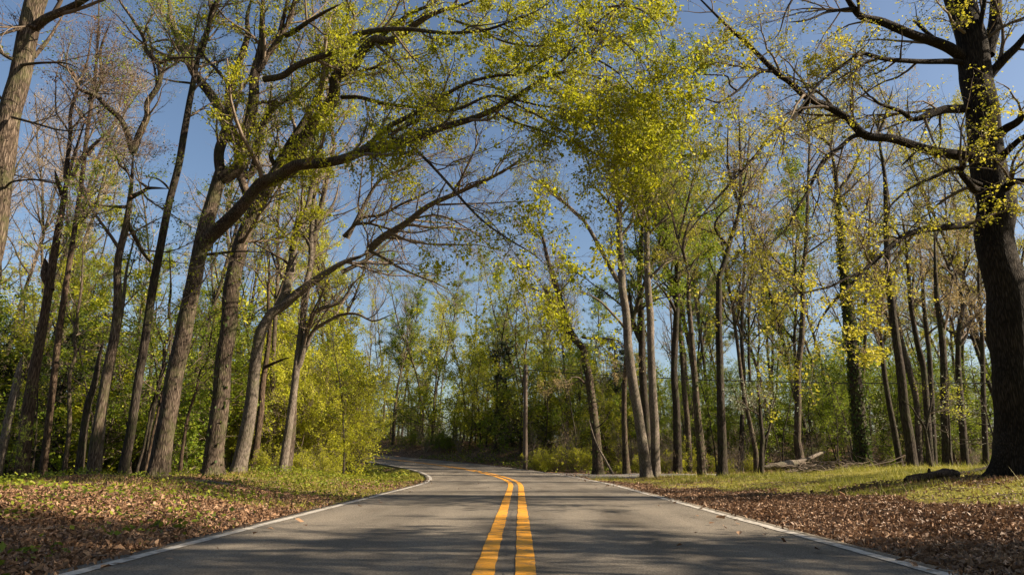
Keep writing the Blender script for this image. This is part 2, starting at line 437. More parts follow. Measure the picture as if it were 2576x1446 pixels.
def edge_wob(sd, amp):
    def f(s):
        return np.stack([(vnoise(s, s * 0, sd, 3.0) - .5) * amp + (vnoise(s, s * 0, sd + 3, 14.0) - .5) * amp * .5,
                         (vnoise(s, s * 0, sd + 1, 3.0) - .5) * amp + (vnoise(s, s * 0, sd + 4, 14.0) - .5) * amp * .5], 1)
    return f
strip('yellow_line', -6, 118, [-.215, -.075], .035, YEL, .05, wob=edge_wob(21, .012))
strip('yellow_line', -6, 118, [.065, .205], .035, YEL, .05, wob=edge_wob(31, .012))
strip('white_edge_line', -6, 118, [-2.90, -2.79], .035, WHT, .05, wob=edge_wob(41, .02))
strip('white_edge_line', -6, 118, [2.80, 2.91], .035, WHT, .05, wob=edge_wob(51, .02))
m, t, N, L, b = new_mat('crack_tar'); b.inputs['Base Color'].default_value = (.06, .055, .05, 1); b.inputs['Roughness'].default_value = .9
cr = lambda s: np.stack([(vnoise(s, s * 0, 61, 1.3) - .5) * .05 + (vnoise(s, s * 0, 62, 9.) - .5) * .03 - .004 * (vnoise(s, s * 0, 63, 7.) > .42) + 0 * s,
                         (vnoise(s, s * 0, 61, 1.3) - .5) * .05 + (vnoise(s, s * 0, 62, 9.) - .5) * .03 + .004 * (vnoise(s, s * 0, 63, 7.) > .42) + 0 * s], 1)
strip('centre_crack', -6, 60, [-.005, -.005], .034, m, .03, wob=cr)

# ---- gravel side road joining on the right
m, t, N, L, b = new_mat('grey_gravel')
tc = N.new('ShaderNodeTexCoord'); n = N.new('ShaderNodeTexNoise'); n.inputs['Scale'].default_value = 25; n.inputs['Detail'].default_value = 6
L.new(tc.outputs['Object'], n.inputs['Vector']); r = ramp(N, [(.3, (.09, .085, .08)), (.7, (.24, .225, .21))]); L.new(n.outputs['Fac'], r.inputs[0]); L.new(r.outputs[0], b.inputs['Base Color']); b.inputs['Roughness'].default_value = .95
u = np.linspace(0, 1, 60); px_ = 1.6 + 34 * u; py_ = 30.6 + 1.2 * u + 3.0 * u ** 2
wd = 1.7 + 1.6 * np.exp(-u * 14)
vv = []
for k in (-1, -.33, .33, 1):
    X, Y = px_, py_ + k * wd; vv.append(np.stack([X, Y, hz(X, Y) + .045], -1))
V = np.stack(vv, 1).reshape(-1, 3); i, j = np.meshgrid(np.arange(59), np.arange(3), indexing='ij')
Fc = np.stack([i * 4 + j, i * 4 + j + 1, (i + 1) * 4 + j + 1, (i + 1) * 4 + j], -1).reshape(-1, 4)
tag(link('side_road', mesh_from('side_road', [(V, Fc, 0, None, True)], [m])), kind='structure')

# ------------------------------------------------------------------ ground cover (stuff)
def sl_points(n, s0, s1, l0, l1, sp=1.0):
    s = s0 + (s1 - s0) * U(0, 1, n) ** sp; l = U(l0, l1, n)
    x = np.interp(s, S, CX) + np.interp(s, S, NX) * l; y = np.interp(s, S, CY) + np.interp(s, S, NY) * l
    return x, y, s, l

def kites(x, y, z, size, tilt, m=0, val=None, wide=.36, curl=.3):
    M = len(x); th = U(0, 6.283, M); el = rng.normal(0, tilt, M)
    a = np.stack([np.cos(th) * np.cos(el), np.sin(th) * np.cos(el), np.sin(el)], -1)
    ro = rng.normal(0, tilt, M); h = np.stack([-np.sin(th), np.cos(th), 0 * th], -1)
    up = np.cross(a, h); b = h * np.cos(ro)[:, None] + up * np.sin(ro)[:, None]; c = np.cross(a, b)
    s = (size * rng.lognormal(0, .26, M))[:, None]
    p = np.stack([x, y, z], -1) - a * s * .5
    cu = (U(-.2, 1, M) * curl)[:, None]
    V = np.stack([p, p + a * s * .4 + b * s * wide + c * s * cu, p + a * s + c * s * cu * .8, p + a * s * .6 - b * s * wide + c * s * cu], 1).reshape(-1, 3)
    o = np.arange(M)[:, None] * 4
    Fc = np.concatenate([o + np.array([[0, 1, 2]]), o + np.array([[0, 2, 3]])], 0)
    return (V, Fc, m, np.repeat(U(0, 1, M) if val is None else val, 4), False)

# dry oak leaves
parts = []
for n_, s0, s1, l0, l1, pw in ((135000, 3.5, 14, 2.55, 9.0, 1.3), (60000, 12, 31, 2.55, 7.0, 1), (135000, 3.5, 14, -10.5, -2.55, 1.25), (75000, 12, 27, -13, -2.55, 1)):
    x, y, s, l = sl_points(n_, s0, s1, l0, l1, pw)
    lim = lawn_edge(s) + (vnoise(x, y, 8, .8) - .5) * 1.6
    dens = np.where(l > 0, np.where(l < lim, 1, .04 + .22 * (vnoise(x, y, 14, .7) > .68)), np.where((s > 11) & (vnoise(x, y, 9, .7) > .42), .3, .95))
    dens = dens * np.clip((np.abs(l) - 2.62 - .3 * vnoise(x, y, 37, 1.1)) / .62, .0, 1) ** 3
    k = U(0, 1, n_) < dens; x, y, s, l = x[k], y[k], s[k], l[k]
    z = np.where(np.abs(l) < 3.05, road_z(s) + .045, hz_sl(x, y, s, l) + U(.005, .06, len(x)))
    parts.append(kites(x, y, z, .05, .8, wide=.27, curl=.55, val=np.clip(U(0, 1, len(x)) * .7 + .3 * vnoise(x, y, 15, 1.2), 0, 1)))
k_ = 260
x, y, s, l = sl_points(k_, 3.5, 26, -3, 3); k = (np.abs(l) > 2.2) | (U(0, 1, k_) < .05); x, y, s, l = x[k], y[k], s[k], l[k]
parts.append(kites(x, y, road_z(s) + .05, .08, .3))
# forest floor litter further right and left
x = U(6, 34, 34000); y = U(26, 46, 34000); s, l = s_lat(x, y); k = (np.abs(l) > 4) & (np.abs(y - (30.9 + x * .05)) > 2.2) & ((l > lawn_edge(s) + 6) | (s > 28) | (y > 30)); x, y, s, l = x[k], y[k], s[k], l[k]
parts.append(kites(x, y, hz_sl(x, y, s, l) + .03, .13, .6))
x, y, s, l = sl_points(2600, 3.5, 26, 2.7, 8); sg = np.where(U(0, 1, 2600) < .5, -1, 1); l2_ = l * sg
x, y = x + np.interp(s, S, NX) * (l2_ - l), y + np.interp(s, S, NY) * (l2_ - l)
z = hz(x, y) + .045; th = U(0, 6.283, 2600); ln = U(.06, .4, 2600) * .5
Pt = np.stack([np.stack([x + np.cos(th) * ln * q_, y + np.sin(th) * ln * q_, z + rng.normal(0, .012, 2600)], -1) for q_ in (-1, -.3, .4, 1)], 1)
parts.append(tubes(Pt, np.repeat(U(.002, .006, 2600)[:, None], 4, 1), 4, m=1))
tag(link('fallen_leaves', mesh_from('fallen_leaves', parts, [LF_LIT, TWIG])), 'carpet of dry brown oak leaves along both verges', 'fallen leaves', kind='stuff')

# grass
def blades(x, y, z, h, wdt, val, m=0):
    M = len(x); th = U(0, 6.283, M); ln = rng.normal(0, .45, (M, 2))
    hh = h * rng.lognormal(0, .35, M)
    p = np.stack([x, y, z - .01], -1); sd_ = np.stack([np.cos(th), np.sin(th), 0 * th], -1) * wdt
    tip = p + np.stack([ln[:, 0] * hh, ln[:, 1] * hh, hh], -1)
    V = np.stack([p - sd_, p + sd_, tip], 1).reshape(-1, 3)
    return (V, np.arange(M * 3).reshape(-1, 3), m, np.repeat(val, 3), False)
gp = []
n_ = 150000
x, y, s, l = sl_points(n_, 5, 30, 3.2, 17, 1.0)
lim = lawn_edge(s) + (vnoise(x, y, 8, .8) - .5) * 1.6
k = (U(0, 1, n_) < ss(-.4, .7, l - lim) * (.35 + .9 * vnoise(x, y, 17, 1.4))) ; x, y, s, l = x[k], y[k], s[k], l[k]
tall = ss(.6, .85, vnoise(x, y, 18, .9))
gp.append(blades(x, y, hz_sl(x, y, s, l), .055 + .08 * tall, .006, np.clip(.35 + .5 * U(0, 1, len(x)) + .25 * (vnoise(x, y, 19, .5) - .5) - .3 * tall, 0, 1)))
n_ = 60000
x, y, s, l = sl_points(n_, 11, 40, -10, -3.05)
k = U(0, 1, n_) < ss(.3, .6, vnoise(x, y, 9, .7)) * .9 + .5 * ss(22, 26, s); x, y, s, l = x[k], y[k], s[k], l[k]
gp.append(blades(x, y, hz_sl(x, y, s, l), .085, .008, np.clip(.15 + .6 * U(0, 1, len(x)), 0, 1)))
# the rougher grass behind the lawn crest
x = U(6, 26, 26000); y = U(20, 34, 26000); s, l = s_lat(x, y); k = (np.abs(l) > 3.4) & (np.abs(y - (30.9 + x * .05)) > 2.0) & (vnoise(x, y, 23, .5) > .45); x, y, s, l = x[k], y[k], s[k], l[k]
gp.append(blades(x, y, hz_sl(x, y, s, l), .14, .012, np.clip(.1 + .6 * U(0, 1, len(x)), 0, 1)))
tag(link('grass', mesh_from('grass', gp, [GRASSM])), 'short yellow green grass on the lawn and verge', 'grass', kind='stuff')

# low weeds on the left bank
n_ = 90000
x, y, s, l = sl_points(n_, 4, 30, -14, -3.2)
k = U(0, 1, n_) < ss(.36, .58, vnoise(x, y, 25, .75) * .75 + .25 * vnoise(x, y, 26, 3)) * (.35 + .65 * ss(3.6, 6, -l)); x, y, s, l = x[k], y[k], s[k], l[k]
wp = [kites(x, y, hz_sl(x, y, s, l) + .02 + .16 * U(0, 1, len(x)) ** 1.6 * (.5 + vnoise(x, y, 27, 1.3)), .055, .5, val=np.clip(.6 * U(0, 1, len(x)) + .4 * vnoise(x, y, 28, .8), 0, 1), curl=.15)]
n_ = 70000
x, y, s, l = sl_points(n_, 26, 85, -12, 14); k = (np.abs(l) > 3.5) & (vnoise(x, y, 29, .45) > .42) & ((l < 0) | (s > 33)); x, y, s, l = x[k], y[k], s[k], l[k]
wp.append(kites(x, y, hz_sl(x, y, s, l) + .25 * U(0, 1, len(x)), .11, .5, curl=.15))
tag(link('ground_weeds', mesh_from('ground_weeds', wp, [LF_WED])), 'low green weeds spreading over the bank and woodland edge', 'weeds', kind='stuff')

# ------------------------------------------------------------------ trees traced from the photo, each at its own distance
OFF = {1: (0, 0), 2: (858.7, 0), 3: (1717.4, 0), 4: (0, 723), 5: (858.7, 723), 6: (1717.4, 723), 0: None}
def poly(crop, pts):
    if crop == 0: return [(float(a), float(b)) for a, b in pts]
    ox, oy = OFF[crop]
    return [(ox + a * .5, oy + b * .5) for a, b in pts]

def limb3d(pts, w0, w1, D0, D1, K=None, wig=.45, pw=1.0, point=True):
    """pixel polyline -> smooth 3-D centre line and radii"""
    pts = np.array(pts, float); K = K or max(10, 4 * len(pts))
    q = catmull(pts, K)
    sg = np.r_[0, np.cumsum(np.linalg.norm(np.diff(q, axis=0), axis=1))]; u = sg / sg[-1]
    D = D0 + (D1 - D0) * u
    P = np.array([at(a, b, d) for (a, b), d in zip(q, D)])
    wpx = w0 + (w1 - w0) * u ** pw
    R = np.array([.5 * ww * mpp(p) for ww, p in zip(wpx, P)])
    nz_ = catmull(rng.normal(size=(max(3, K // 4), 3)), K) * np.sin(np.linspace(0, math.pi, K))[:, None]
    P += nz_ * (R[:, None] * wig)
    if point: R = R * (1 - .8 * u ** 7)
    return P, R

def resamp(P, R, K):
    u = np.linspace(0, len(P) - 1, K); i = np.minimum(u.astype(int), len(P) - 2); f = u - i
    return P[i] * (1 - f)[:, None] + P[i + 1] * f[:, None], R[i] * (1 - f) + R[i + 1] * f

def hero(name, label, trunk, D, limbs=(), bark=BARK, leaf=LF_OAK, cat='tree', group=None, l1=2.0, l1len=(1.0, 2.8), l2=7.0, l2len=(.35, 1.25),
         l3=12.0, per=3, size=.075, droop=.55, trop=.03, tfrom=.45, sprout=0, ivy=0, twig=TWIG, bare=False, clump=.8, top=None, s_trunk=18, fk=1.0, wander=.14, spread=.05, twigy=1.0):
    """trunk: (points, w0, w1[, D1]); limbs: list of (points, w0, w1, D0, D1[, leafiness])"""
    pts, w0, w1 = trunk[:3]; w0, w1 = (w0 * .77, w1 * .84) if D < 22 and w0 < 100 else (w0, w1); D1 = trunk[3] if len(trunk) > 3 else D
    P, R = limb3d(pts, w0, w1, D, D1, K=max(22, 5 * len(pts)), wig=.12, point=w1 < 20)
    g = float(hz(P[0, 0], P[0, 1]))
    if P[0, 2] > g - .1:                        # run the trunk down into the ground
        d = (P[0] - P[3]); d = d / max(abs(d[2]), .2) * (P[0, 2] - g + .15) if P[0, 2] > P[3, 2] - 9 else d
        d[2] = -(P[0, 2] - g + .15)
        n = max(2, int(abs(d[2]) / .25))
        ext = P[0] + d[None, :] * np.linspace(1, 0, n, endpoint=False)[:, None]
        P = np.vstack([ext, P]); R = np.r_[np.full(n, R[0]), R]
    else:
        k = P[:, 2] > g - .25; P, R = P[k], R[k]
    base = np.array([P[0, 0], P[0, 1], float(hz(P[0, 0], P[0, 1]))])
    root = empty(name, base); tag(root, label, cat, group)
    link('trunk', mesh_from('trunk', [tubes((P - base)[None], R[None], s_trunk, lump=.045, flare=P[:, 2] - base[2], fk=fk)], [bark]), root)
    allP, allR, leafy = [], [], []
    a, b_ = resamp(P, R, 16); k0 = int(16 * tfrom)
    a2, b2 = resamp(a[k0:], b_[k0:], 16); allP.append(a2); allR.append(b2); leafy.append(1.0)
    for lb in limbs:
        pl, a0, a1, d0, d1 = lb[:5]; lf = lb[5] if len(lb) > 5 else 1.0
        Pl, Rl = limb3d(pl, a0, a1, d0, d1)
        link('limb', mesh_from('limb', [tubes((Pl - base)[None], Rl[None], 10 if a0 > 14 else 7, lump=.05)], [bark]), root)
        q, r = resamp(Pl, Rl, 16); allP.append(q); allR.append(r); leafy.append(lf)
    A = np.array(allP); B = np.array(allR)
    per = per * 1.6; size = size * .68; l1 = l1 * 1.2; leafy = np.array(leafy)
    P1, R1 = grow(A, B, l1 * twigy, l1len, (.45, 1.05), 8, wander, trop, t0=.12); f1 = leafy[LAST[0]]
    own = None
    ends_P, ends_R = A[:, -5:], B[:, -5:]
    P2, R2 = grow(P1, R1, l2 * twigy, l2len, (.4, 1.0), 6, wander, trop * .7, t0=.1); f2 = f1[LAST[0]]
    P3, R3 = grow(P2, R2, l3, (.15, .5), (.4, 1.0), 4, wander, 0, t0=.15); f3 = f2[LAST[0]]
    ch = [tubes(P1 - base, R1, 5), tubes(P2 - base, R2, 3), tubes(P3 - base, R3, 3)]
    if not bare:
        # leafiness follows soft patches through the crown
        def keep(Q):
            c = Q[:, -1]
            return ss(.08, .8, .5 * vnoise(c[:, 0] + c[:, 2], c[:, 1] + .7 * c[:, 2], 33, .45) + .5 * vnoise(c[:, 0] - .6 * c[:, 2], c[:, 2], 34, 1.1)) * 1.7 + .15
        ch.append(leaves(P3 - base, per, size, droop=droop, clump=clump, spread=spread, keep=keep(P3) * f3))
        ch.append(leaves(P2 - base, per, size, droop=droop, clump=clump, spread=spread, keep=keep(P2) * f2))
    if sprout:
        Q, q = grow(A, B, sprout, (.15, .5), (.8, 1.5), 4, .2, 0, t0=.02)
        ch.append(tubes(Q - base, q, 3)); ch.append(leaves(Q - base, 6, size * .9, droop=droop, clump=.5, spread=.05))
    if any(len(c[1]) for c in ch): link('crown', mesh_from('crown', ch, [twig, leaf]), root)
    if ivy:
        n = int(ivy * 900); u = U(0, .8, n) ** 1.2 * (len(P) - 1); i = u.astype(int)
        th = U(0, 6.283, n); off = np.stack([np.cos(th), np.sin(th), 0 * th], -1) * (R[i] * 1.06 + .02)[:, None]
        c = P[i] + (P[np.minimum(i + 1, len(P) - 1)] - P[i]) * (u - i)[:, None] + off - base
        V, Fc, mm, v_, _ = kites(c[:, 0], c[:, 1], c[:, 2], .085, 1.1)
        link('ivy', mesh_from('ivy', [(V, Fc, 0, v_, False)], [LF_IVY]), root)
    return root

# --- left side
hero('tall_tree', 'thick grey tree at the upper left corner, its base out of view',
     (poly(1, [(-110, 1500), (-30, 1200), (5, 900), (45, 640), (95, 400), (150, 160), (195, -40), (240, -300), (270, -600)]), 68, 50), 11.5,
     [(poly(1, [(160, 150), (240, 100), (330, 40), (420, 5), (560, -80)]), 26, 8, 11.5, 11.0),
      (poly(1, [(140, 300), (60, 295), (0, 260), (-80, 200)]), 12, 6, 11.5, 11),
      (poly(1, [(185, 140), (120, 130), (0, 180), (-90, 220)]), 10, 5, 11.4, 11),
      (poly(1, [(100, 330), (220, 320), (330, 318), (420, 360)]), 8, 3, 11.4, 10.8),
      (poly(1, [(60, 590), (180, 620), (320, 660), (520, 640)]), 7, 2, 11.3, 10.5),
      (poly(1, [(170, 290), (215, 240), (260, 170), (330, 60)]), 11, 4, 11.6, 12),
      (poly(1, [(20, 950), (70, 915), (200, 905), (320, 915)]), 6, 2, 11.4, 11)],
     bark=BARK, leaf=LF_RUS, per=.5, size=.05, tfrom=.35, l1=1.5, l3=7)
hero('broken_tree', 'leaning brown tree with broken stubs, second trunk in from the left edge',
     (poly(0, [(55, 1175), (75, 1000), (100, 850), (128, 700), (150, 560), (165, 470), (190, 380), (215, 300)]), 40, 11), 17,
     [(poly(0, [(126, 730), (114, 690), (112, 650)]), 20, 18, 17, 17, 0), (poly(0, [(158, 490), (147, 455), (137, 428)]), 14, 6, 17, 16.8, 0),
      (poly(1, [(360, 900), (420, 780), (500, 710), (560, 640)]), 12, 4, 17, 18),
      (poly(1, [(330, 900), (350, 700), (365, 560), (400, 420), (440, 300), (470, 120)]), 12, 4, 17, 17.5)],
     bark=BARKW, leaf=LF_RUS, per=.8, size=.06, tfrom=.5, l1=1.6)
hero('slim_tree', 'slim straight grey tree just right of the leaning brown stubbed tree',
     (poly(0, [(112, 1150), (130, 1000), (150, 830), (172, 680), (190, 560), (207, 450), (218, 350), (233, 240), (245, 120), (250, -40)]), 22, 8), 19,
     [(poly(1, [(440, 780), (490, 720), (560, 650)]), 12, 4, 19, 19.5), (poly(1, [(450, 500), (490, 430), (560, 390)]), 9, 4, 19, 20),
      (poly(1, [(455, 520), (500, 400), (510, 250), (560, 100)]), 10, 4, 19, 19)],
     bark=BARKW, leaf=LF_RUS, per=.9, size=.06, tfrom=.5, l1=2.0)
hero('crooked_sapling', 'thin crooked grey sapling between slim trees on the left bank',
     (poly(4, [(325, 900), (350, 700), (350, 450), (380, 340), (375, 250), (390, 130), (410, 0), (420, -250)]), 15, 6), 21,
     [], bark=BARK, leaf=LF_GRN, per=2.2, size=.07, tfrom=.35, l1=1.8, s_trunk=8)
hero('split_tree', 'leaning trunk lit on its right side, forking high into two dark limbs',
     (poly(0, [(232, 1200), (240, 1110), (262, 980), (285, 860), (295, 760), (300, 650), (318, 560), (330, 480), (335, 390)]), 34, 18), 15.5,
     [(poly(1, [(668, 770), (640, 680), (600, 600), (540, 540), (470, 480), (400, 440), (370, 370), (310, 330), (230, 290)]), 16, 6, 15.5, 14.5),
      (poly(1, [(668, 770), (700, 680), (740, 590), (745, 520), (800, 430), (805, 330), (740, 260), (720, 190), (660, 90), (600, 0), (560, -120)]), 17, 6, 15.5, 15),
      (poly(1, [(650, 1000), (720, 960), (750, 945), (850, 950)]), 13, 4, 15.5, 15), (poly(1, [(750, 950), (690, 900), (680, 880)]), 8, 4, 15.3, 15.3, 0),
      (poly(1, [(640, 1040), (540, 1040), (470, 1020), (440, 1000)]), 9, 3, 15.5, 15),
      (poly(1, [(640, 1120), (680, 1200), (730, 1280), (770, 1330)]), 12, 8, 15.5, 16.5, .2),
      (poly(1, [(800, 320), (860, 290), (960, 290), (1050, 295)]), 9, 3, 15, 14),
      (poly(1, [(645, 860), (600, 830), (590, 790), (560, 700)]), 6, 2, 15.4, 15)],
     bark=BARK, leaf=LF_GRN, per=1.6, size=.065, tfrom=.6, l1=1.7)
hero('stump_tree', 'dark broken companion trunk tight behind the forking left-hand tree',
     (poly(4, [(395, 940), (410, 820), (440, 620), (470, 500), (500, 350), (520, 270)]), 26, 16), 17.0, [], bark=BARKD, bare=True, l1=.4)
hero('pale_sapling', 'pale slim trunk glowing in the sun behind the forking tree',
     (poly(4, [(490, 950), (505, 800), (525, 620), (560, 420), (600, 200), (620, 60), (640, -100), (690, -300)]), 20, 8), 18.5, [], bark=BARKP, leaf=LF_GRN, per=2.0, tfrom=.4, s_trunk=10)
hero('dark_tree', 'straight dark trunk leaning right, narrow, before the thickest left-hand trunk',
     (poly(0, [(305, 1205), (330, 1080), (352, 930), (378, 760), (400, 640), (425, 520), (450, 420), (465, 320), (485, 220), (505, 120), (540, 30), (570, -60)]), 29, 17), 15.8,
     [(poly(1, [(1000, 290), (1040, 160), (1060, 60), (1110, -40)]), 14, 6, 15.8, 15), (poly(1, [(850, 950), (790, 900), (700, 880)]), 6, 2, 15.6, 15),
      (poly(1, [(960, 420), (880, 410), (800, 400), (700, 420)]), 6, 2, 15.7, 15)],
     bark=BARKD, leaf=LF_GRN, per=1.8, size=.065, tfrom=.45, l1=1.8)
# big oak A
hero('oak_tree', 'massive oak with the long limb arching over the road, its base thickest on the bank',
     (poly(0, [(398, 1190), (412, 1100), (430, 1000), (448, 900), (470, 800), (492, 690), (510, 610), (525, 540), (545, 470), (560, 425)]), 60, 38), 16.5,
     [  # the arching limb in front
      (poly(1, [(1020, 1250), (1060, 1190), (1150, 1100), (1240, 1010), (1320, 920), (1400, 865), (1480, 838), (1600, 825), (1717, 808)]) + poly(2, [(150, 738), (240, 728), (330, 712), (480, 650), (680, 590), (830, 510), (1000, 400), (1150, 270), (1250, 150), (1330, 20)]), 34, 6, 16.5, 12.5, 1.6),
      (poly(2, [(90, 760), (150, 720), (230, 650), (330, 590), (430, 530), (620, 420), (780, 385), (900, 370), (1050, 290), (1150, 250)]), 15, 4, 15.2, 13, 1.6),
      (poly(2, [(480, 560), (600, 545), (740, 485), (860, 500), (1000, 530), (1150, 560), (1300, 640)]), 9, 3, 14, 12.5, 1.6),
      (poly(2, [(240, 690), (330, 720), (440, 820), (560, 950), (640, 1040), (740, 1130), (850, 1210), (980, 1290), (1090, 1400)]), 9, 3, 14.6, 11.0, 1.0),
      (poly(2, [(770, 560), (860, 610), (980, 650), (1100, 690), (1250, 760), (1400, 850)]), 7, 2, 13.8, 12, 1.9),
      (poly(2, [(990, 420), (1070, 375), (1200, 370), (1350, 420), (1500, 520), (1580, 640)]), 7, 2, 13.4, 12, 2.0),
      (poly(2, [(1080, 380), (1170, 450), (1240, 520), (1330, 600)]), 5, 2, 13.2, 12, 1.8),
      (poly(2, [(1250, 150), (1340, 170), (1440, 230), (1530, 330), (1590, 450)]), 6, 2, 12.6, 12, .85),
      (poly(2, [(1150, 260), (1260, 290), (1380, 360), (1470, 450), (1520, 580), (1540, 720)]), 6, 2, 12.8, 11.8, .85),
      (poly(2, [(1000, 420), (1100, 470), (1230, 540), (1340, 640), (1420, 760), (1440, 900)]), 6, 2, 13.2, 12, 1.0),
      (poly(2, [(850, 510), (960, 570), (1090, 640), (1200, 740), (1250, 860), (1230, 980)]), 6, 2, 13.4, 12, .8),
      (poly(2, [(1330, 40), (1420, 30), (1520, 60), (1600, 140), (1620, 240)]), 6, 2, 12.6, 12.2, .85),
      (poly(2, [(1250, 150), (1330, 80), (1430, 20), (1520, -40)]), 6, 2, 12.6, 12.4, .85),
      # forks above
      (poly(1, [(1110, 880), (1105, 780), (1120, 690), (1150, 560), (1170, 450), (1200, 330), (1240, 190), (1245, 80), (1275, -40)]), 26, 12, 16.5, 16.5),
      (poly(1, [(1120, 900), (1190, 840), (1225, 740), (1250, 620), (1280, 500), (1305, 380), (1310, 200), (1320, 60), (1330, -80)]), 34, 14, 16.5, 16),
      (poly(1, [(1300, 360), (1350, 280), (1410, 190), (1470, 60), (1500, -60)]), 16, 9, 16.2, 15.8),
      (poly(1, [(1400, 190), (1440, 60), (1450, -60)]), 12, 7, 16, 16),
      (poly(1, [(1330, 400), (1420, 385), (1500, 335), (1620, 280), (1717, 235)]) + poly(2, [(60, 190), (150, 150), (330, 155), (520, 172), (720, 155), (850, 110), (960, 70), (1080, -10)]), 17, 5, 16.3, 13, 1.5),
      (poly(1, [(1440, 180), (1530, 130), (1620, 70), (1717, 20)]), 14, 6, 16, 14.5, 1.3),
      (poly(1, [(1180, 700), (1150, 640), (1100, 570), (1050, 480), (990, 390), (955, 310), (915, 220), (870, 120), (850, 20), (830, -80)]), 28, 12, 16.9, 18),
      (poly(1, [(1040, 1280), (1120, 1275), (1220, 1265), (1320, 1272)]), 8, 3, 16.4, 15.5, .1)],
     bark=BARK, leaf=LF_OAK, per=2.7, size=.085, tfrom=.75, l1=1.6, l1len=(1.2, 3.8), clump=.5, sprout=.5, droop=.6)
# oak B, mossy
hero('mossy_oak', 'wide mossy oak with sunlit blotched base, right of the thickest trunk',
     (poly(0, [(535, 1195), (545, 1080), (558, 960), (572, 850), (585, 740), (600, 640), (622, 570), (650, 510), (690, 445), (720, 400)]), 58, 38), 18.0,
     [(poly(1, [(1420, 830), (1480, 770), (1540, 690), (1600, 590), (1680, 490)]) + poly(2, [(0, 390), (60, 320), (110, 260), (170, 215), (250, 190), (340, 150), (440, 80), (540, 45), (640, 15), (720, -30)]), 40, 9, 18, 15.5, 1.4),
      (poly(1, [(1400, 820), (1460, 720), (1530, 610), (1600, 480), (1640, 360), (1690, 240), (1717, 160)]) + poly(2, [(30, 80), (60, -60)]), 20, 9, 18, 17.5),
      (poly(1, [(1380, 830), (1365, 790), (1380, 740), (1395, 715)]), 13, 8, 18, 17.8, .1),
      (poly(1, [(1250, 1000), (1220, 920), (1210, 880), (1270, 860), (1300, 740), (1330, 620), (1400, 530), (1500, 460), (1600, 380), (1700, 320)]), 22, 6, 18.6, 18.5),
      (poly(2, [(60, 370), (140, 345), (200, 342), (260, 400), (350, 480)]), 8, 3, 17, 16, 1.0),
      (poly(2, [(0, 490), (100, 490), (230, 525), (360, 545), (470, 555), (560, 550), (640, 545)]), 11, 6, 17.4, 15.5, 1.0),
      (poly(2, [(20, 230), (65, 95), (30, 0), (10, -60)]), 10, 6, 17.5, 17.5),
      (poly(2, [(180, 200), (330, 80), (450, 20), (560, -60)]), 12, 6, 16.8, 15.5, 1.4),
      (poly(2, [(540, 95), (700, 150), (800, 205), (950, 235), (1100, 215), (1250, 160), (1400, 70)]), 7, 3, 16, 13, 1.8)],
     bark=BARK, leaf=LF_OAK, per=2.6, size=.085, tfrom=.5, l1=1.5, l1len=(1.2, 3.6), clump=.5, sprout=1.2, ivy=.25, droop=.6)
# C, arching bare limbs
hero('arching_tree', 'pale trunk bending right at head of bank, bare limbs sweeping low over the road',
     (poly(4, [(1195, 945), (1225, 800), (1255, 640), (1280, 450), (1295, 320), (1320, 210), (1360, 140), (1420, 90), (1530, 0)]) + poly(2, [(0, 1325), (100, 1290), (150, 1250)]), 46, 20), 19.5,
     [(poly(2, [(150, 1250), (210, 1190), (300, 1130), (450, 1040), (600, 960), (750, 900), (880, 820), (1000, 720)]), 20, 4, 19.3, 16.5, .25),
      (poly(2, [(30, 1200), (100, 1060), (180, 930), (240, 880), (320, 850), (380, 790), (430, 720)]), 12, 4, 19.5, 19, .15),
      (poly(2, [(10, 1190), (60, 1140), (110, 1100), (200, 1085), (300, 1030), (450, 960), (520, 900)]), 10, 3, 19.5, 18.5, .15),
      (poly(2, [(220, 1195), (330, 1205), (420, 1225), (550, 1235), (680, 1230), (820, 1270)]), 7, 2, 19.2, 18, .1),
      (poly(2, [(60, 1130), (140, 1120), (250, 1150), (380, 1170), (500, 1140), (640, 1110)]), 8, 2, 19.3, 18, .1),
      (poly(2, [(140, 1260), (220, 1300), (290, 1345), (400, 1390), (470, 1420), (560, 1470)]), 9, 3, 19.3, 18.2, .1),
      (poly(2, [(480, 1030), (600, 1025), (740, 1022), (860, 1015), (980, 1010)]), 6, 2, 18.5, 17, .1),
      (poly(4, [(1400, 110), (1425, 40), (1440, 0)]) + poly(1, [(1465, 1290), (1485, 1180), (1500, 1080), (1508, 1035)]), 26, 14, 19.6, 20, .1),
      (poly(1, [(1470, 1260), (1510, 1150), (1545, 1050), (1580, 900), (1600, 780), (1640, 640), (1690, 520)]), 16, 6, 19.8, 20.5, .3),
      (poly(2, [(0, 1370), (80, 1330), (160, 1290), (260, 1200), (320, 1130)]), 12, 4, 19.7, 20, .1),
      (poly(2, [(300, 1130), (420, 1090), (520, 1090), (620, 1140), (740, 1230), (860, 1360)]), 6, 2, 19, 18, .1)],
     bark=BARKP, leaf=LF_OAK, per=.9, size=.07, tfrom=.8, l1=2.6, l1len=(1.2, 3.6), l2=6.5, l2len=(.4, 1.5), l3=8, trop=-.005)
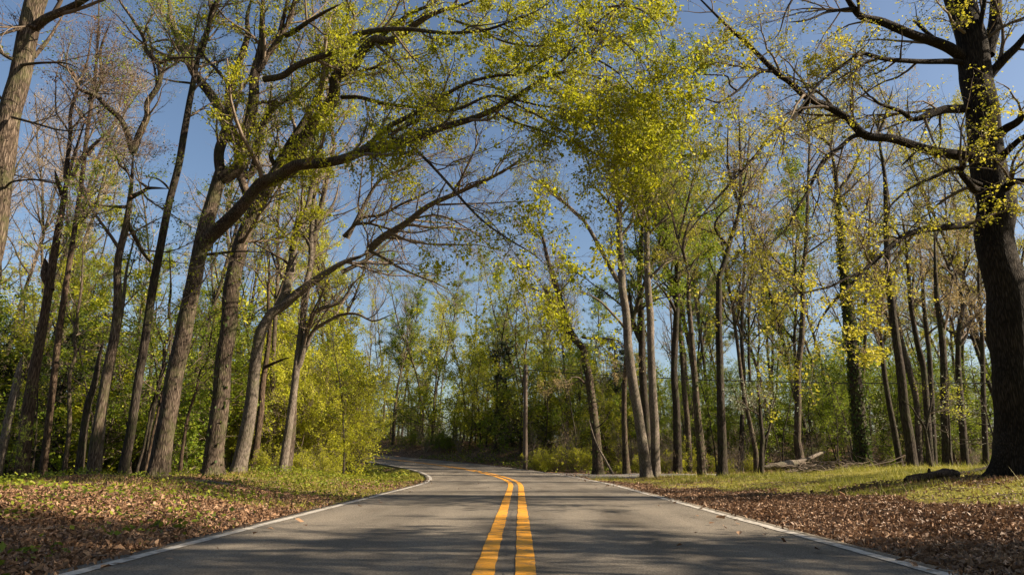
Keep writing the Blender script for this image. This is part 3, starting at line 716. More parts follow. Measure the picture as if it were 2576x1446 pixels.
hero('twin_stem_tree', 'slender pale double-stemmed tree beside the yellow green thicket',
     (poly(4, [(1420, 935), (1440, 800), (1465, 620), (1490, 450), (1505, 300), (1525, 150), (1540, 0)]) + poly(1, [(1555, 1350), (1565, 1200), (1575, 1050), (1590, 900), (1610, 760), (1640, 600), (1660, 480)]), 27, 8), 20.5,
     [(poly(4, [(1500, 400), (1535, 300), (1550, 180), (1600, 110), (1717, 70)]) + poly(5, [(60, -20), (140, -90)]), 17, 4, 20.5, 20, .3),
      (poly(4, [(1530, 320), (1580, 220), (1650, 170), (1717, 130)]) + poly(5, [(80, 140), (160, 165), (240, 140), (290, 115)]), 12, 3, 20.5, 19.5, .3),
      (poly(1, [(1575, 1180), (1620, 1120), (1680, 1020), (1710, 900)]), 10, 4, 20.5, 21, .3),
      (poly(1, [(1560, 1230), (1520, 1180), (1450, 1210), (1380, 1230)]), 6, 2, 20.4, 20, .3)],
     bark=BARKP, leaf=LF_OAK, per=.8, size=.07, tfrom=.55, l1=1.9, l2=5.0)
hero('slim_dark_tree', 'slim dark stem rising behind the pale bending trunk',
     (poly(4, [(1265, 930), (1290, 800), (1310, 650), (1320, 500), (1340, 350), (1355, 200), (1350, 60)]) + poly(1, [(1355, 1350), (1355, 1230)]), 20, 6), 22, [(poly(4, [(1335, 400), (1380, 380), (1420, 360), (1470, 350)]), 9, 3, 22, 21.5, .2)],
     bark=BARKW, leaf=LF_LIM, per=2.0, tfrom=.5, s_trunk=8)
for (nm, lab, pts, wd_, D_, bk) in (
    ('thin_tree', 'thin dark twisting stem between the narrow dark trunk and the thickest oak', poly(4, [(715, 930), (745, 740), (785, 560), (820, 400), (830, 280), (865, 250), (850, 120), (860, 0), (850, -200)]), 17, 18.5, BARKD),
    ('curved_sapling', 'thin curved sapling hugging the left flank of the thickest oak', poly(4, [(735, 915), (760, 790), (790, 660), (810, 560), (850, 420), (855, 250), (858, 100)]), 13, 17.6, BARKW),
    ('lit_sapling', 'thin sunlit orange stem in the gap between the two widest oaks', poly(4, [(905, 930), (920, 800), (945, 650), (985, 520), (1010, 420), (1040, 370), (1060, 250), (1090, 100)]), 12, 19.5, BARKW),
    ('rotten_tree', 'ragged decaying trunk at the far left, top snapped off', poly(4, [(10, 820), (40, 680), (65, 560), (90, 440), (110, 350)]), 26, 19, BARKP)):
    hero(nm, lab, (pts, wd_, wd_ * (.35 if nm != 'rotten_tree' else .8)), D_, [], bark=bk, leaf=LF_GRN, per=1.8 if nm != 'rotten_tree' else 0, tfrom=.35, s_trunk=8, l1=1.6 if nm != 'rotten_tree' else .5)

# --- the big tree on the lawn at the right
hero('lawn_tree', 'huge dark tree on the lawn at the right edge with long drooping limbs',
     (poly(6, [(1700, 900), (1693, 800), (1682, 600), (1665, 400), (1645, 200), (1625, 0)]) + poly(3, [(1590, 1250), (1560, 1050), (1535, 850), (1508, 650), (1488, 470), (1465, 330), (1440, 180), (1400, 30), (1360, -120), (1330, -320)]), 108, 56), 13.2,
     [(poly(3, [(1490, 810), (1440, 788), (1320, 765), (1200, 752), (1050, 705), (930, 672), (830, 595), (730, 532), (630, 490), (540, 410), (470, 360), (350, 250), (200, 110), (90, 0), (20, -70)]), 26, 7, 13.2, 11.5, .6),
      (poly(3, [(470, 362), (400, 360), (340, 392), (270, 460), (180, 512), (100, 495), (0, 520)]), 8, 3, 12.1, 11.5, .6),
      (poly(3, [(270, 455), (240, 430), (225, 385), (150, 378), (0, 372)]), 5, 2, 11.9, 11.3, .4),
      (poly(3, [(640, 500), (550, 600), (440, 680), (370, 780), (300, 865), (150, 1020), (20, 1180), (-20, 1260)]), 11, 3, 12.4, 11.2, .5),
      (poly(3, [(910, 680), (850, 690), (780, 750), (720, 790), (680, 860), (640, 950), (560, 1070), (530, 1140), (450, 1220), (380, 1270)]), 12, 3, 12.7, 11.8, .7),
      (poly(3, [(680, 870), (690, 980), (665, 1060), (640, 1130)]), 6, 2, 12.4, 12, .5),
      (poly(3, [(640, 930), (560, 970), (480, 1020), (420, 1080)]), 5, 2, 12.4, 11.8, .5),
      (poly(3, [(510, 640), (505, 760), (480, 830), (500, 900)]), 5, 2, 12.3, 12, .5),
      (poly(3, [(1440, 320), (1360, 312), (1200, 312), (1030, 300), (960, 285), (900, 275), (850, 300), (800, 335), (700, 400), (640, 480), (560, 585), (500, 650), (420, 720)]), 15, 3, 13.2, 11.8, .7),
      (poly(3, [(1430, 310), (1370, 265), (1290, 215), (1150, 165), (1000, 112), (900, 75), (850, 30), (810, -20), (760, -100)]), 28, 14, 13.2, 12.4, .6),
      (poly(3, [(1270, 200), (1210, 145), (1152, 98)]), 11, 5, 13, 13, .2),
      (poly(3, [(860, 45), (790, 50), (720, 65), (610, 102), (510, 115)]), 9, 3, 12.5, 12, .2),
      (poly(3, [(560, -20), (520, 60), (490, 160), (440, 220)]), 6, 2, 11.6, 11.6, .5),
      (poly(3, [(1450, 540), (1400, 550), (1330, 562), (1270, 570), (1190, 602), (1130, 607)]), 24, 17, 13.2, 12.9, .5),
      (poly(3, [(1150, 600), (1110, 570), (1050, 548), (990, 525), (950, 490), (900, 480)]), 12, 5, 12.9, 12.6, 1.6),
      (poly(3, [(940, 485), (870, 400), (830, 330)]), 5, 3, 12.7, 12.8, .8),
      (poly(3, [(1500, 930), (1440, 900), (1400, 865), (1360, 850), (1270, 885), (1150, 940), (1060, 1020), (1000, 1090), (950, 1170)]), 12, 3, 13.0, 12, 1.2),
      (poly(3, [(1480, 960), (1440, 930), (1405, 880), (1420, 830), (1390, 800)]), 20, 8, 13, 12.6, .3),
      (poly(3, [(1560, 1119), (1540, 1120), (1480, 1128), (1380, 1145), (1220, 1160), (1120, 1190), (1020, 1262), (930, 1345), (830, 1440)]) + poly(6, [(755, 75), (700, 150), (665, 225), (600, 320)]), 20, 4, 13.2, 11.0, 1.3),
      (poly(3, [(900, 1370), (820, 1400), (740, 1440)]) + poly(6, [(690, 10), (620, 25), (560, 35), (500, 115), (440, 200), (390, 270)]), 8, 2, 11.8, 11.0, 1.0),
      (poly(3, [(1100, 1200), (1060, 1150), (1000, 1130), (920, 1100), (850, 1060)]), 6, 2, 12.3, 11.8, 1.6),
      (poly(3, [(1530, 400), (1580, 340), (1630, 280), (1690, 220), (1760, 130)]), 26, 14, 13.2, 12.6, .8),
      (poly(3, [(1560, 710), (1620, 660), (1690, 600), (1780, 530)]), 26, 12, 13.1, 12.4, .8),
      (poly(3, [(1590, 810), (1650, 740), (1717, 690), (1800, 640)]), 18, 9, 13, 12.2, .8),
      (poly(3, [(1600, 960), (1670, 925), (1760, 900)]), 22, 14, 13, 12.4, .6),
      (poly(3, [(1490, 250), (1495, 130), (1510, 0), (1520, -120)]), 14, 8, 13, 12.6, .6),
      (poly(3, [(1530, 280), (1560, 150), (1590, 0), (1620, -150)]), 34, 22, 13.4, 13.6, .6),
      (poly(3, [(1170, 765), (1130, 805), (1098, 838)]), 8, 4, 12.8, 12.8, .2),
      (poly(3, [(450, 250), (330, 330), (230, 420)]), 4, 2, 11.8, 11.4, .6)],
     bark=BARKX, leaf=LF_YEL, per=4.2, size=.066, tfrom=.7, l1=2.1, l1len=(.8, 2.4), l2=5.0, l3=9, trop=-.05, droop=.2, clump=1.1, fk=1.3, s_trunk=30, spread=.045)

# --- trees right of the bend
hero('twisted_tree', 'bent dark trunk leaning left behind the round bush at the bend',
     (poly(5, [(1292, 915), (1280, 750), (1260, 560), (1245, 450), (1228, 380), (1215, 310), (1180, 265), (1140, 190), (1110, 90), (1085, 0)]) + poly(2, [(1040, 1310), (1010, 1180), (975, 1040)]), 25, 8), 33,
     [(poly(5, [(1210, 300), (1150, 250), (1110, 190), (1095, 120)]), 10, 4, 33, 33), (poly(5, [(1210, 250), (1290, 260), (1380, 265), (1420, 290)]), 7, 3, 33, 33),
      (poly(5, [(1225, 480), (1190, 455), (1150, 450)]), 7, 2, 33, 32), (poly(5, [(1270, 715), (1310, 690), (1330, 660)]), 5, 2, 33, 32.5, 0)],
     bark=BARK, leaf=LF_TAN, per=2.2, size=.075, tfrom=.6, l1=1.3, l1len=(1.5, 4), l2len=(.5, 1.6), ivy=.6)
hero('leaning_pole', 'thin dead stem leaning against the bent dark trunk at the bend',
     (poly(5, [(1365, 935), (1330, 870), (1290, 800), (1265, 735), (1245, 660)]), 6, 3), 32.3, [], bark=BARKP, bare=True, l1=.6, s_trunk=7)
hero('pale_tree', 'smooth pale trunk leaning slightly left, left one of the pair',
     (poly(5, [(1530, 900), (1515, 780), (1492, 640), (1465, 470), (1445, 300), (1430, 120), (1415, 0)]) + poly(2, [(1408, 1350), (1400, 1200), (1395, 1050), (1385, 900), (1380, 780), (1370, 600)]), 27, 12), 29,
     [(poly(2, [(1395, 1420), (1340, 1320), (1270, 1190), (1220, 1110), (1170, 1060), (1080, 980), (1000, 920), (920, 870)]), 13, 5, 29, 28, .8),
      (poly(2, [(1395, 1090), (1340, 1010), (1290, 960), (1240, 910)]), 9, 3, 29, 28.5),
      (poly(2, [(1410, 1190), (1470, 1100), (1490, 960), (1500, 800)]), 8, 3, 29, 29), (poly(2, [(1390, 900), (1430, 860), (1450, 760), (1460, 620)]), 8, 3, 29, 29),
      (poly(5, [(1425, 200), (1370, 140), (1290, 60), (1200, 20)]), 8, 3, 29, 28, .6)],
     bark=BARKP, leaf=LF_OAK, per=2.6, size=.085, tfrom=.65, l1=1.3, l1len=(1.5, 4), l2len=(.5, 1.5))
hero('pale_tree', 'smooth pale upright trunk, right one of the pair, shrubs at its foot',
     (poly(5, [(1580, 890), (1578, 760), (1572, 620), (1565, 480), (1555, 300), (1550, 120), (1545, 0)]) + poly(2, [(1540, 1380), (1535, 1240), (1545, 1100), (1560, 960), (1590, 830), (1600, 650)]), 23, 11), 29.5,
     [(poly(2, [(1540, 1100), (1600, 940), (1640, 860), (1717, 760)]), 10, 4, 29.5, 29), (poly(2, [(1545, 1180), (1630, 1090), (1717, 1010)]), 8, 3, 29.5, 29),
      (poly(2, [(1555, 1400), (1640, 1300), (1717, 1230)]), 9, 4, 29.5, 29), (poly(2, [(1545, 1050), (1525, 930), (1530, 800), (1510, 650)]), 9, 4, 29.5, 30)],
     bark=BARKP, leaf=LF_GRN, per=2.6, size=.085, tfrom=.65, l1=1.3, l1len=(1.5, 4), l2len=(.5, 1.5))
hero('dark_tree', 'dark trunk standing between the pair of pale trunks',
     (poly(5, [(1545, 860), (1530, 650), (1515, 420), (1510, 200), (1500, 0)]) + poly(2, [(1500, 1380), (1510, 1200), (1520, 1050), (1540, 900)]), 22, 9), 33,
     [(poly(5, [(1520, 300), (1480, 200), (1455, 60), (1440, -30)]), 14, 6, 33, 33)], bark=BARKD, leaf=LF_GRN, per=2.0, size=.08, tfrom=.6, l1=1.3, l1len=(1.5, 3.5))
hero('dark_tree', 'straight dark trunk right of the pale pair, forking in two at half height',
     (poly(5, [(1690, 770), (1685, 600), (1675, 420), (1680, 250), (1688, 100), (1690, 0)]) + poly(3, [(-30, 1350), (-25, 1200), (-20, 1000), (10, 850)]), 20, 7), 34,
     [(poly(5, [(1685, 130), (1650, 60), (1600, 0), (1560, -40)]), 9, 4, 34, 33)], bark=BARKD, leaf=LF_YEL, per=1.6, size=.075, tfrom=.55, l1=1.4, l1len=(1.2, 3.5))
hero('slim_tree', 'slim grey tree at the left end of the lawn crest',
     (poly(6, [(96, 925), (88, 800), (75, 650), (60, 480), (45, 250), (32, 60)]) + poly(3, [(30, 1400), (15, 1320), (0, 1270), (-30, 1190)]), 20, 8), 27,
     [(poly(3, [(20, 1330), (0, 1250), (20, 1150), (60, 1080), (120, 1040)]), 8, 3, 27, 26.5), (poly(3, [(25, 1380), (70, 1300), (110, 1260)]), 6, 3, 27, 27),
      (poly(3, [(-25, 1200), (-60, 1060), (-120, 940), (-150, 820)]), 7, 3, 27, 27), (poly(3, [(-20, 1200), (30, 1000), (60, 850), (70, 700)]), 7, 3, 27, 27)],
     bark=BARK, leaf=LF_YEL, per=1.6, size=.075, tfrom=.5, l1=1.7, l1len=(1.2, 3.2), ivy=.2)
hero('slim_tree', 'dark straight trunk with wavering top on the lawn crest, right of a slimmer grey one',
     (poly(6, [(200, 915), (198, 760), (192, 560), (188, 350), (182, 150), (180, 0)]) + poly(3, [(190, 1380), (215, 1300), (240, 1200), (275, 1100), (290, 950), (290, 800), (285, 640), (280, 520)]), 23, 6), 25.5,
     [(poly(3, [(230, 1240), (180, 1180), (160, 1130), (200, 1070), (270, 1020)]), 9, 3, 25.5, 25), (poly(3, [(270, 1000), (230, 860), (225, 720), (230, 600)]), 8, 3, 25.5, 25.5),
      (poly(3, [(290, 1000), (320, 860), (330, 740), (345, 600)]), 6, 2, 25.5, 25.5), (poly(3, [(285, 1030), (340, 1030), (400, 1050)]), 5, 2, 25.5, 25)],
     bark=BARKD, leaf=LF_TAN, per=1.2, size=.06, tfrom=.55, l1=1.9, l1len=(1.2, 3.0))
hero('ivy_tree', 'dark ivy-clad trunk with flared foot beside brushwood at the lawn edge',
     (poly(6, [(912, 905), (900, 780), (885, 620), (868, 450), (850, 280), (835, 130), (820, 0)]) + poly(3, [(810, 1380), (795, 1180), (780, 1000), (765, 840), (735, 720), (700, 700)]), 36, 9), 22.5,
     [(poly(3, [(775, 1000), (800, 930), (850, 870), (880, 780), (870, 700)]), 10, 4, 22.5, 22.5), (poly(3, [(740, 730), (680, 680), (620, 620), (590, 540)]), 8, 3, 22.5, 22), (poly(3, [(745, 740), (760, 620), (790, 500)]), 6, 3, 22.5, 22.5)],
     bark=BARKD, leaf=LF_YEL, per=1.6, size=.065, tfrom=.5, l1=1.7, l1len=(1, 2.6), ivy=3.5)
hero('dark_tree', 'dark trunk with torn bark rising behind the rotten log on the lawn',
     (poly(6, [(1155, 900), (1140, 760), (1115, 600), (1095, 400), (1070, 230), (1050, 80), (1040, 0)]) + poly(3, [(1035, 1350), (1025, 1200), (1022, 1050), (1018, 900), (995, 750), (985, 640), (1000, 560)]), 32, 10), 20.5,
     [(poly(3, [(985, 650), (960, 570), (985, 540)]), 6, 3, 20.5, 20.5), (poly(3, [(990, 660), (1020, 590), (1060, 430)]), 8, 3, 20.5, 20.5), (poly(3, [(900, 1070), (920, 1050), (940, 990)]), 7, 4, 20.3, 20.3, .1),
      (poly(3, [(1020, 1180), (960, 1160), (900, 1130)]), 6, 2, 20.5, 20, 1)],
     bark=BARKD, leaf=LF_YEL, per=1.5, size=.065, tfrom=.5, l1=1.6, l1len=(1, 2.6))
for (lab, cr_, pts, wd_, D_) in (
    ('dark trunk rising behind white dogwood blossom, left one of two near the big lawn tree', 6, [(1240, 800), (1215, 420), (1185, 300), (1160, 150), (1140, 0), (1120, -250), (1090, -420)], 17, 27),
    ('dark forked trunk behind the white dogwood blossom, nearest the big lawn tree', 6, [(1330, 860), (1320, 640), (1315, 400), (1300, 220), (1285, 100), (1275, 0), (1265, -300)], 22, 26),
    ('dark slim trunk between two stouter ones behind the dogwood', 6, [(1260, 780), (1245, 380), (1230, 250), (1215, 100), (1205, -60), (1180, -350)], 15, 30),
    ('slim dark trunk halfway between ivy-clad and torn-bark trunks', 6, [(1085, 840), (1060, 700), (1035, 560), (1010, 380), (985, 150), (970, -60), (960, -300)], 15, 28),
    ('curved dark trunk with wide fork, left of the big lawn tree', 6, [(1420, 850), (1400, 620), (1385, 420), (1390, 220), (1410, 90), (1380, -40), (1340, -160)], 18, 29),
    ('slim dark trunk close beside the big lawn tree', 6, [(1525, 850), (1515, 600), (1510, 350), (1500, 150), (1490, -50), (1500, -300)], 14, 30)):
    hero('dark_tree', lab, (poly(cr_, pts), wd_, wd_ * .4), D_, [], bark=BARKD, leaf=LF_TAN, per=1.2, size=.07, tfrom=.4, l1=1.5, l1len=(1, 3), s_trunk=10)
hero('small_tree', 'small dark forked tree standing on the lawn crest',
     (poly(6, [(1248, 895), (1235, 810), (1222, 730), (1210, 690), (1180, 650), (1150, 600), (1100, 560)]), 12, 4), 19.5,
     [(poly(6, [(1222, 720), (1235, 650), (1250, 580), (1260, 520)]), 7, 3, 19.5, 19.5)], bark=BARKD, leaf=LF_LIM, per=1.6, size=.06, tfrom=.4, l1=2.5, l1len=(.5, 1.4), s_trunk=9)
hero('small_tree', 'short dark stem forking low before the grey fallen trunk',
     (poly(6, [(395, 910), (398, 800), (400, 760), (392, 640), (385, 560), (370, 480)]), 13, 5), 25,
     [(poly(6, [(402, 770), (430, 730), (440, 690), (460, 620)]), 7, 3, 25, 25)], bark=BARKD, leaf=LF_WHT, per=1.2, size=.07, tfrom=.4, l1=2.5, l1len=(.6, 1.6), s_trunk=9)

# ------------------------------------------------------------------ procedural kinds, copied through the woods
def proto(name, H, r0, crown0, leaf, bark, nl, llen, l1, l2len, per, size, trop=.06, lean=.03, ang=(.5, 1.0), bare=False, droop=.4, stems=1, twig=TWIG, l3=3.0, up=0.0, clump=.8, base_leaf=None):
    size = size * .76; per = per * 1.6
    P, R = [], []
    for k in range(stems):
        d = np.array([rng.normal(0, lean), rng.normal(0, lean), 1.0]) if stems == 1 else np.array([rng.normal(0, .35), rng.normal(0, .35), 1.0])
        d = unit(d); h = H * (1 if k == 0 else U(.55, .95)); K = 16
        q = np.zeros((K, 3)); q[0] = (0, 0, -.15) if stems == 1 else (rng.normal(0, .12 * H / 4), rng.normal(0, .12 * H / 4), -.1)
        for i in range(1, K):
            d = unit(d + rng.normal(size=3) * np.array([.07, .07, .0]) + np.array([0, 0, .03])); q[i] = q[i - 1] + d * h / (K - 1)
        P.append(q); R.append((r0 if k == 0 else r0 * U(.5, .9)) * (1 - .82 * np.linspace(0, 1, K)) * (1 + .5 * np.exp(-np.linspace(0, 1, K) * H / .35)))
    P = np.array(P); R = np.array(R)
    LP, LR = grow(P, R, 0, llen, ang, 9, .12, trop, t0=crown0, t1=.98, fixed=nl, rk=.6)
    P2, R2 = grow(LP, LR, l1, l2len, (.45, 1.05), 6, .14, trop * .5, t0=.12)
    P2b, R2b = grow(P, R, l1 * .6, l2len, (.6, 1.2), 6, .14, trop * .5, t0=crown0, t1=1)
    P2 = np.concatenate([P2, P2b]); R2 = np.concatenate([R2, R2b])
    P3, R3 = grow(P2, R2, l3, (.2, .6), (.4, 1.0), 4, .15, 0, t0=.15)
    trunk = mesh_from(name + '_trunk', [tubes(P, R, 8, lump=.04), tubes(LP, LR, 5)], [bark])
    ch = [tubes(P2, R2, 3), tubes(P3, R3, 3)]
    if not bare:
        def keep(Q):
            c = Q[:, -1]; return ss(.3, .7, vnoise(c[:, 0] + c[:, 2] * .8, c[:, 1] + c[:, 2] * .6, int(U(0, 90)), .9)) * 1.6 + .2
        ch += [leaves(P3, per, size, droop=droop, clump=clump, keep=keep(P3), up=up, spread=size * .9), leaves(P2, per, size, droop=droop, clump=clump, keep=keep(P2), up=up, spread=size * .9)]
    crown = mesh_from(name + '_crown', ch, [twig, leaf])
    return trunk, crown

PR = {}
PR['green'] = [proto('green_tree', U(19, 23), .15, .3, LF_GRN, BARK, 20, (2.5, 6), 3.6, (.7, 1.9), 4.2, .13, l3=9) for _ in range(2)]
PR['lime'] = [proto('lime_tree', U(20, 24), .12, .25, LF_LIM, BARK, 18, (2, 4.8), 3.8, (.6, 1.6), 4.2, .12, l3=9) for _ in range(2)]
PR['bare'] = [proto('bare_tree', U(21, 25), .15, .35, LF_TAN, BARK, 20, (3, 7), 3.2, (.8, 2.1), .5, .08, trop=.1, ang=(.35, .9), twig=TWIGP, l3=8) for _ in range(2)]
PR['yellow'] = [proto('yellow_tree', U(20, 24), .14, .3, LF_YEL, BARKD, 20, (2.5, 6), 3.4, (.7, 1.9), 2.4, .105, l3=9) for _ in range(2)]
PR['tan'] = [proto('tan_tree', U(21, 25), .16, .35, LF_TAN, BARK, 20, (3, 6.5), 3.4, (.7, 1.9), 2.0, .10, trop=.1, ang=(.4, .9), l3=9) for _ in range(2)]
PR['under'] = [proto('under_tree', U(5.5, 7.5), .06, .12, LF_GRN, BARK, 26, (1.4, 3.0), 4.2, (.5, 1.2), 4.2, .115, trop=.0, ang=(.9, 1.4), droop=.15, up=1.2, l3=9) for _ in range(3)]
PR['ulime'] = [proto('layered_tree', U(5.5, 7.5), .06, .12, LF_LIM, BARK, 26, (1.4, 3.0), 4.0, (.5, 1.2), 3.8, .11, trop=.0, ang=(.9, 1.4), droop=.15, up=1.2, l3=8) for _ in range(2)]
PR['thicket'] = [proto('thicket_shrub', U(4.5, 6.0), .035, .05, LF_LIM, TWIG, 14, (.9, 2.3), 4.2, (.4, 1.1), 3.0, .09, clump=1.2, stems=7, trop=.02, ang=(.6, 1.3), l3=7) for _ in range(3)]
PR['bush'] = [proto('bush', U(1.5, 2.0), .018, .03, LF_LIM, TWIG, 8, (.4, .9), 5, (.2, .5), 4.0, .07, stems=10, trop=.03, ang=(.6, 1.3), l3=6) for _ in range(2)]
PR['greenbush'] = [proto('green_bush', U(1.8, 2.6), .02, .03, LF_GRN, TWIG, 8, (.5, 1.1), 4.5, (.2, .6), 4.2, .085, stems=9, trop=.02, ang=(.6, 1.3), l3=5) for _ in range(2)]
PR['brush'] = [proto('twig_bush', U(2.2, 3.2), .014, .05, LF_TAN, TWIGP, 6, (.5, 1.2), 4, (.3, .7), .35, .06, stems=10, trop=.05, ang=(.3, .9), l3=4, twig=TWIGP) for _ in range(2)]
PR['sapl'] = [proto('sapling', U(6, 9), .035, .3, LF_GRN, BARKD, 12, (.7, 1.8), 2.6, (.3, .9), 3.0, .085, trop=.05, l3=7) for _ in range(3)]
PR['cedar'] = [proto('cedar', 9.0, .13, .08, LF_DRK, BARKD, 60, (1.0, 2.2), 4.5, (.4, .9), 9, .11, trop=-.02, ang=(1.1, 1.5), droop=.3, clump=.4)]
PR['dogwood'] = [proto('dogwood', U(4.5, 5.5), .05, .3, LF_WHT, BARKD, 14, (1.2, 2.6), 2.6, (.4, .9), 1.3, .085, trop=-.01, l3=5, ang=(1.1, 1.5), droop=0, up=1.5) for _ in range(2)]
PR['clump'] = PR['under']

def place(kind, name, x, y, label, cat, group, sc=1.0, var=None, sink=0.0):
    vs = PR[kind]; trunk, crown = vs[int(U(0, len(vs))) if var is None else var]
    root = empty(name, (x, y, float(hz(x, y)) - sink)); tag(root, label, cat, group)
    root.rotation_euler = (0, 0, U(0, 6.283)); root.scale = (sc, sc, sc * U(.93, 1.07))
    link('stems' if kind in ('thicket', 'bush', 'greenbush', 'brush') else 'trunk', trunk, root)
    link('foliage' if kind in ('thicket', 'bush', 'greenbush', 'brush') else 'crown', crown, root)
    return root

def px2x(px, D): return (px - 1288) / F * D / cp * (1.0)

def scatter(kind, name, n, x0, x1, D0, D1, label, cat, group, sc=(.85, 1.2), minlat=4.5, avoid=2.4, pw=1.0):
    k = 0; tries = 0
    while k < n and tries < n * 40:
        tries += 1
        D = D0 + (D1 - D0) * U(0, 1) ** pw; px = U(x0, x1); x = float(px2x(px, D))
        s, l = s_lat(np.array([x]), np.array([D]))
        if abs(l[0]) < minlat: continue
        if 3 < x < 34 and abs(D - (30.9 + x * .05)) < avoid: continue
        if any((x - a) ** 2 + (D - b_) ** 2 < .8 for a, b_ in USED): continue
        USED.append((x, D)); k += 1
        place(kind, name, x, D, label, cat, group, U(*sc))
USED = []
# left woods
scatter('green', 'green_tree', 12, -250, 700, 26, 62, 'green leafing tree deep in the woods left of the road', 'tree', 'green trees deep in the left woods', (.42, .62))
scatter('bare', 'bare_tree', 20, -300, 760, 20, 46, 'tall bare twiggy tree among the left woods', 'tree', 'bare trees in the left woods', (.7, .95))
scatter('lime', 'lime_tree', 10, -200, 760, 24, 55, 'yellow green tree standing in the left woods', 'tree', 'yellow green trees in the left woods', (.5, .75))
scatter('under', 'under_tree', 34, -250, 760, 21, 48, 'low green understorey tree in the left woods', 'tree', 'understorey trees in the left woods', (.8, 1.25))
scatter('ulime', 'under_tree', 14, -250, 720, 24, 46, 'taller yellow green understorey tree in the left woods', 'tree', 'yellow green understorey trees in the left woods', (1.0, 1.6))
scatter('sapl', 'sapling', 10, -100, 700, 17.5, 26, 'slender green sapling behind the trunks on the left bank', 'sapling', 'saplings behind the left bank')
scatter('greenbush', 'green_bush', 22, -250, 640, 20, 40, 'green bush low among the trunks of the left woods', 'bush', 'bushes low in the left woods', (.8, 1.5))
for px, D, sc in ((200, 24, .62), (265, 25, .66), (330, 27, .7), (130, 27, .7), (30, 26, .6)):
    place('cedar', 'cedar', px2x(px, D), D, 'dark evergreen standing in the shade of the left woods', 'evergreen tree', 'evergreens in the left woods', sc)
# thicket beside the left verge
for px, D, sc in ((690, 24.5, .7), (765, 24.5, .75), (815, 25.5, .8), (845, 28, .95), (860, 31, 1.05), (800, 28, 1.05), (735, 29, 1.1), (850, 35, 1.2), (680, 30, 1.0), (640, 26, .7)):
    x = float(px2x(px, D)); USED.append((x, D))
    place('thicket', 'thicket_shrub', x, D, 'tall yellow green shrub in the thicket on the left verge before the bend', 'shrub', 'yellow green shrubs of the left thicket', sc * 1.18)
for px, D, sc, k_ in ((835, 24.6, .62, 'ulime'), (870, 27.5, .72, 'ulime'), (880, 31, .85, 'ulime'), (900, 35, .95, 'ulime'), (770, 26.5, .85, 'ulime'), (720, 25.5, .8, 'ulime'), (825, 31.5, 1.1, 'ulime'), (760, 32, 1.2, 'ulime'), (690, 28, 1.1, 'ulime'), (870, 38, 1.2, 'ulime')):
    x = float(px2x(px, D)); USED.append((x, D))
    place(k_, 'layered_tree', x, D, 'small yellow green tree with level sprays in the left thicket', 'tree', 'small layered trees of the left thicket', sc)
scatter('sapl', 'sapling', 9, 690, 900, 24, 34, 'slender sapling standing up through the left thicket', 'sapling', 'saplings in the left thicket', (.7, 1.0), minlat=5.5)
for px, D, sc in ((845, 23, .5), (800, 22, .5), (870, 25.5, .5), (740, 21.5, .5), (690, 21, .45)):
    place('bush', 'bush', float(px2x(px, D)), D, 'low yellow green bush along the foot of the left thicket', 'bush', 'low bushes at the left thicket', sc)
scatter('lime', 'lime_tree', 5, 720, 960, 34, 46, 'yellow green tree rising behind the left thicket', 'tree', 'trees behind the left thicket', minlat=5)
# beyond the bend
scatter('green', 'green_tree', 12, 960, 1480, 42, 78, 'green leafing tree beyond the bend of the road', 'tree', 'green trees beyond the bend', (.6, .85), minlat=6)
scatter('bare', 'bare_tree', 9, 940, 1500, 44, 80, 'thin bare tree beyond the bend of the road', 'tree', 'bare trees beyond the bend', (.6, .85), minlat=6)
scatter('ulime', 'under_tree', 24, 1000, 1600, 40, 66, 'low yellow green tree beyond the bend', 'tree', 'low yellow green trees beyond the bend', (.7, 1.1), minlat=6)
scatter('under', 'under_tree', 12, 1000, 1560, 42, 62, 'low green understorey tree beyond the bend', 'tree', 'understorey trees beyond the bend', (.8, 1.2), minlat=6)
scatter('lime', 'lime_tree', 9, 960, 1360, 46, 72, 'full yellow green tree beyond the bend', 'tree', 'full yellow green trees beyond the bend', (.5, .72), minlat=6)
scatter('ulime', 'under_tree', 10, 960, 1400, 48, 72, 'broad yellow green tree far beyond the bend', 'tree', 'broad yellow green trees beyond the bend', (1.2, 1.7), minlat=6)
scatter('sapl', 'sapling', 12, 1080, 1620, 36, 56, 'slender sapling beyond the bend', 'sapling', 'saplings beyond the bend', minlat=6)
scatter('brush', 'twig_bush', 26, 1000, 1700, 38, 60, 'brown twiggy bush at the woodland edge beyond the bend', 'bush', 'twiggy bushes beyond the bend', minlat=5.5)
scatter('greenbush', 'green_bush', 16, 980, 1620, 40, 60, 'green bush at the woodland edge beyond the bend', 'bush', 'green bushes beyond the bend', minlat=5.5)
for px, D, sc, lab in ((1275, 50, .85, 'dark evergreen beside the utility pole beyond the bend'), (1560, 46, .95, 'dark evergreen behind the pale pair of trunks')):
    place('cedar', 'cedar', px2x(px, D), D, lab, 'evergreen tree', 'evergreens beyond the bend', sc)
for px, D, sc in ((1340, 37, .62), (1390, 36.5, .85), (1430, 36, .8), (1460, 37, .7), (1365, 38, .85)):
    place('bush', 'bush', px2x(px, D), D, 'rounded yellow green bush on the verge at the outside of the bend', 'bush', 'rounded bushes at the bend', sc, sink=.05)
for px, D, sc in ((1590, 34.5, .6), (1690, 35, .85), (1720, 35.5, .7), (1640, 34.5, .5), (1770, 36, .6), (1800, 35.5, .5), (1850, 36, .55), (1545, 35, .45)):
    place('bush', 'bush', px2x(px, D), D, 'yellow green bush at the foot of the pale trunks', 'bush', 'bushes behind the side road', sc, sink=.05)
